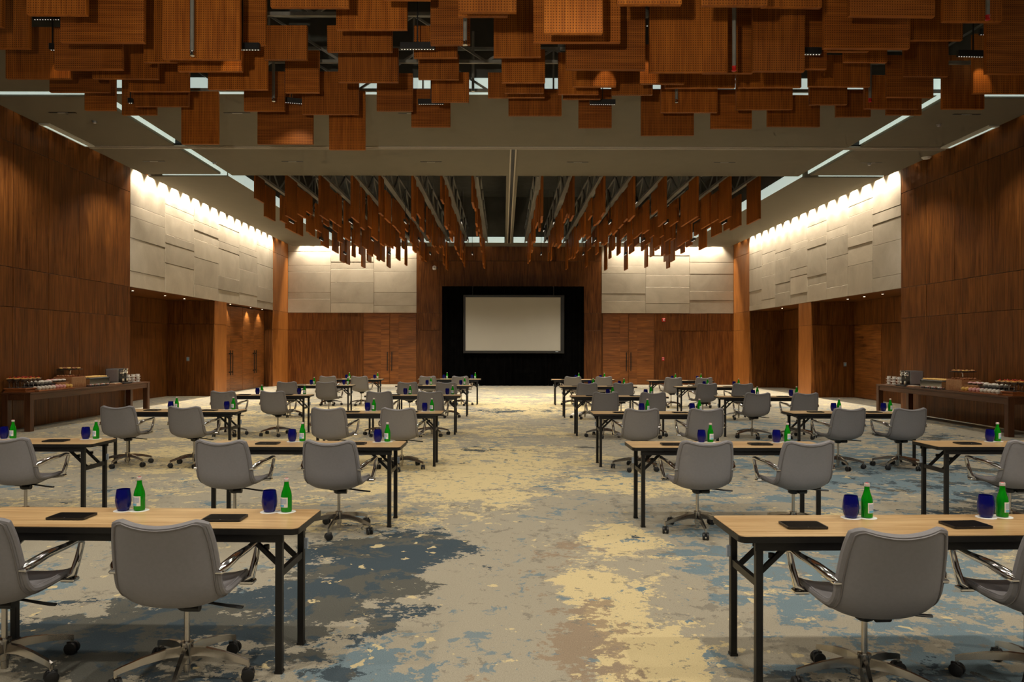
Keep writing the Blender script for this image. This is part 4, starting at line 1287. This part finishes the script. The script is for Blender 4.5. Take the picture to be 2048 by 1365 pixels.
    b1 = thing('riser_box', 'tall pale wooden riser box with cut pattern %s' % on, 'riser', (x, y, TZB))
    mk('box_body', MB().cbox((-.20, -.28, 0), (.20, .28, .235), .005), 'box_wood', b1)
    for i in range(9):
        hgt = R.uniform(.05, .13)
        mk('cut_slit', MB().box((-sg * .202 - .002, -.2 + i * .05, .02), (-sg * .202 + .002, -.195 + i * .05, .02 + hgt)), 'tray_wood', b1)
    pl = thing('pastry_platter', 'wooden platter of pastries on the tall riser box %s' % on, 'platter', (x, y, TZB + .235))
    mk('platter_board', MB().cbox((-.19, -.27, 0), (.19, .27, .015), .004), 'tray_wood', pl)
    for a in range(3):
        for b in range(5):
            tag(ob('pastry', BUN['brownfood'], None, (x - .12 + a * .11, y - .24 + b * .10, TZB + .25)), 'brown pastry on the wooden platter, %s, %s' % (spot_of(a, b), on), 'pastry', 'brown pastries ' + on)
    cx_, cy_ = x + sg * 0.06, y + 0.10
    cs_ = thing('cake_stand', 'dark round cake stand on the tall riser box %s' % on, 'cake stand', (cx_, cy_, TZB + .25))
    mk('stand_foot', MB().lathe([(.07, 0), (.06, .01), (.02, .03), (.016, .10), (.03, .135)], 16), 'chrome', cs_, smooth=True)
    mk('stand_plate', MB().lathe([(.05, .135), (.25, .15), (.255, .16), (.24, .16)], 24), 'plastic', cs_, smooth=True)
    for i in range(14):
        r_, a_ = (.19, i * 2 * PI / 9) if i < 9 else (.09, i * 2 * PI / 5)
        tag(ob('pastry', BUN['brownfood' if i % 3 else 'yellow'], None, (cx_ + r_ * math.cos(a_), cy_ + r_ * math.sin(a_), TZB + .41)), '%s pastry, %s around the %s of the cake stand %s' % ('brown' if i % 3 else 'yellow', NTH[i if i < 9 else i - 9], 'rim' if i < 9 else 'centre', on), 'pastry', 'cake stand pastries ' + on)
    x, y = ST(0.33, 3.74)
    b2 = thing('riser_box', 'low pale wooden riser box %s' % on, 'riser', (x, y, TZB))
    mk('box_body', MB().cbox((-.16, -.22, 0), (.16, .22, .135), .005), 'box_wood', b2)
    mk('box_lid', MB().cbox((-.165, -.225, .135), (.165, .225, .145), .003), 'box_wood', b2)
    bw = MB().lathe([(.03, 0), (.04, .004), (.062, .045), (.058, .046), (.035, .01)], 16)
    BOWL = {m: MB().add(bw.v, bw.f).mesh('bowl', M[m], True) for m in ('white', 'clear')}
    fill = MB().lathe([(.03, .012), (.054, .042), (.035, .062), (.008, .068)], 12)
    FL = {m: MB().add(fill.v, fill.f).mesh('bowl_filling', M[m], True) for m in ('cream', 'pink')}
    for i in range(6):
        c = thing('glass_bowl', 'glass bowl of salad on the low riser, %s, %s' % (spot_of(i % 2, i // 2), on), 'bowl', (x - .07 + (i % 2) * .14, y - .15 + (i // 2) * .15, TZB + .145), 0, 'glass bowls ' + on)
        ob('bowl', BOWL['clear'], c); ob('bowl_filling', FL['cream' if i % 2 else 'pink'], c)
    # black tray of white bowls
    x, y = ST(0.36, 4.28)
    bt = thing('bowl_tray', 'black raised tray for white bowls %s' % on, 'tray', (x, y, TZB))
    mk('tray_top', MB().cbox((-.17, -.27, .10), (.17, .27, .135), .005), 'plastic', bt)
    mk('tray_stand', MB().box((-.12, -.2, 0), (.12, .2, .10)), 'plastic', bt)
    for i in range(8):
        c = thing('dip_bowl', 'white bowl of cream on the black tray, %s, %s' % (spot_of(i % 2, i // 2), on), 'bowl', (x - .08 + (i % 2) * .16, y - .2 + (i // 2) * .133, TZB + .135), 0, 'white bowls ' + on)
        ob('bowl', BOWL['white'], c); ob('bowl_filling', FL['cream'], c)
    # board of little cakes along the aisle edge
    x, y = ST(0.12, 4.20)
    bd = thing('cake_board', 'wooden board of little iced cakes along the edge %s' % on, 'board', (x, y, TZB))
    mk('board_slab', MB().cbox((-.09, -.62, 0), (.09, .62, .03), .005), 'tray_wood', bd)
    ck = MB().lathe([(.030, 0), (.038, .026), (.043, .032), (.043, .046), (.028, .070), (.005, .078)], 12)
    CK = {m: MB().add(ck.v, ck.f).mesh('iced_cake', M[m], True) for m in ('yellow', 'pink', 'cream')}
    for a in range(2):
        for b in range(10):
            m = 'yellow' if b > 7 else ('pink' if b > 4 else 'cream')
            tag(ob('iced_cake', CK[m], None, (x - .045 + a * .09, y - .55 + b * .12, TZB + .03)), 'little %s iced cake on the board, %s, %s' % (m, spot_of(a, b), on), 'cake', 'iced cakes ' + on)
    # martini glasses on a wooden riser
    x, y = ST(0.34, 4.85)
    mr = thing('glass_riser', 'flat wooden riser under the cocktail glasses %s' % on, 'riser', (x, y, TZB))
    mk('riser_slab', MB().cbox((-.22, -.28, 0), (.22, .28, .03), .004).cbox((-.2, -.26, .03), (.2, .26, .06), .004).cbox((-.22, -.28, .06), (.22, .28, .085), .004), 'tray_wood', mr)
    gl_ = MB().lathe([(.034, 0), (.032, .004), (.005, .010), (.004, .075), (.012, .085), (.050, .135), (.049, .136), (.010, .088)], 16).mesh('cocktail_bowl', M['clear'], True)
    mo = MB().lathe([(.010, .088), (.041, .126), (.036, .132), (.012, .142)], 14).mesh('mousse', M['orange'], True)
    be = MB().lathe([(.004, .138), (.012, .144), (.012, .152), (.004, .158)], 10, (.01, 0, 0)).mesh('berry', M['red'], True)
    for i in range(12):
        c = thing('cocktail_glass', 'cocktail glass of orange mousse, %s, %s' % (spot_of(i % 3, i // 3), on), 'glass', (x - .15 + (i % 3) * .15, y - .21 + (i // 3) * .14, TZB + .085), 0, 'cocktail glasses ' + on)
        ob('cocktail_bowl', gl_, c); f_ = ob('mousse', mo, c); ob('berry', be, f_); c.scale = (1.4, 1.4, 1.4)


fx, fy = floor_pt(1127, 848, 0)
fs_ = thing('floor_socket', 'small dark round floor socket in the carpet of the aisle', 'socket', (fx, fy, 0))
mk('socket_cover', MB().lathe([(0.065, 0), (0.065, 0.006), (0.06, 0.008)], 18), 'bronze', fs_)
mk('socket_ring', MB().lathe([(0.045, 0.008), (0.045, 0.010)], 18), 'plastic', fs_)
buffet('left')
buffet('right')
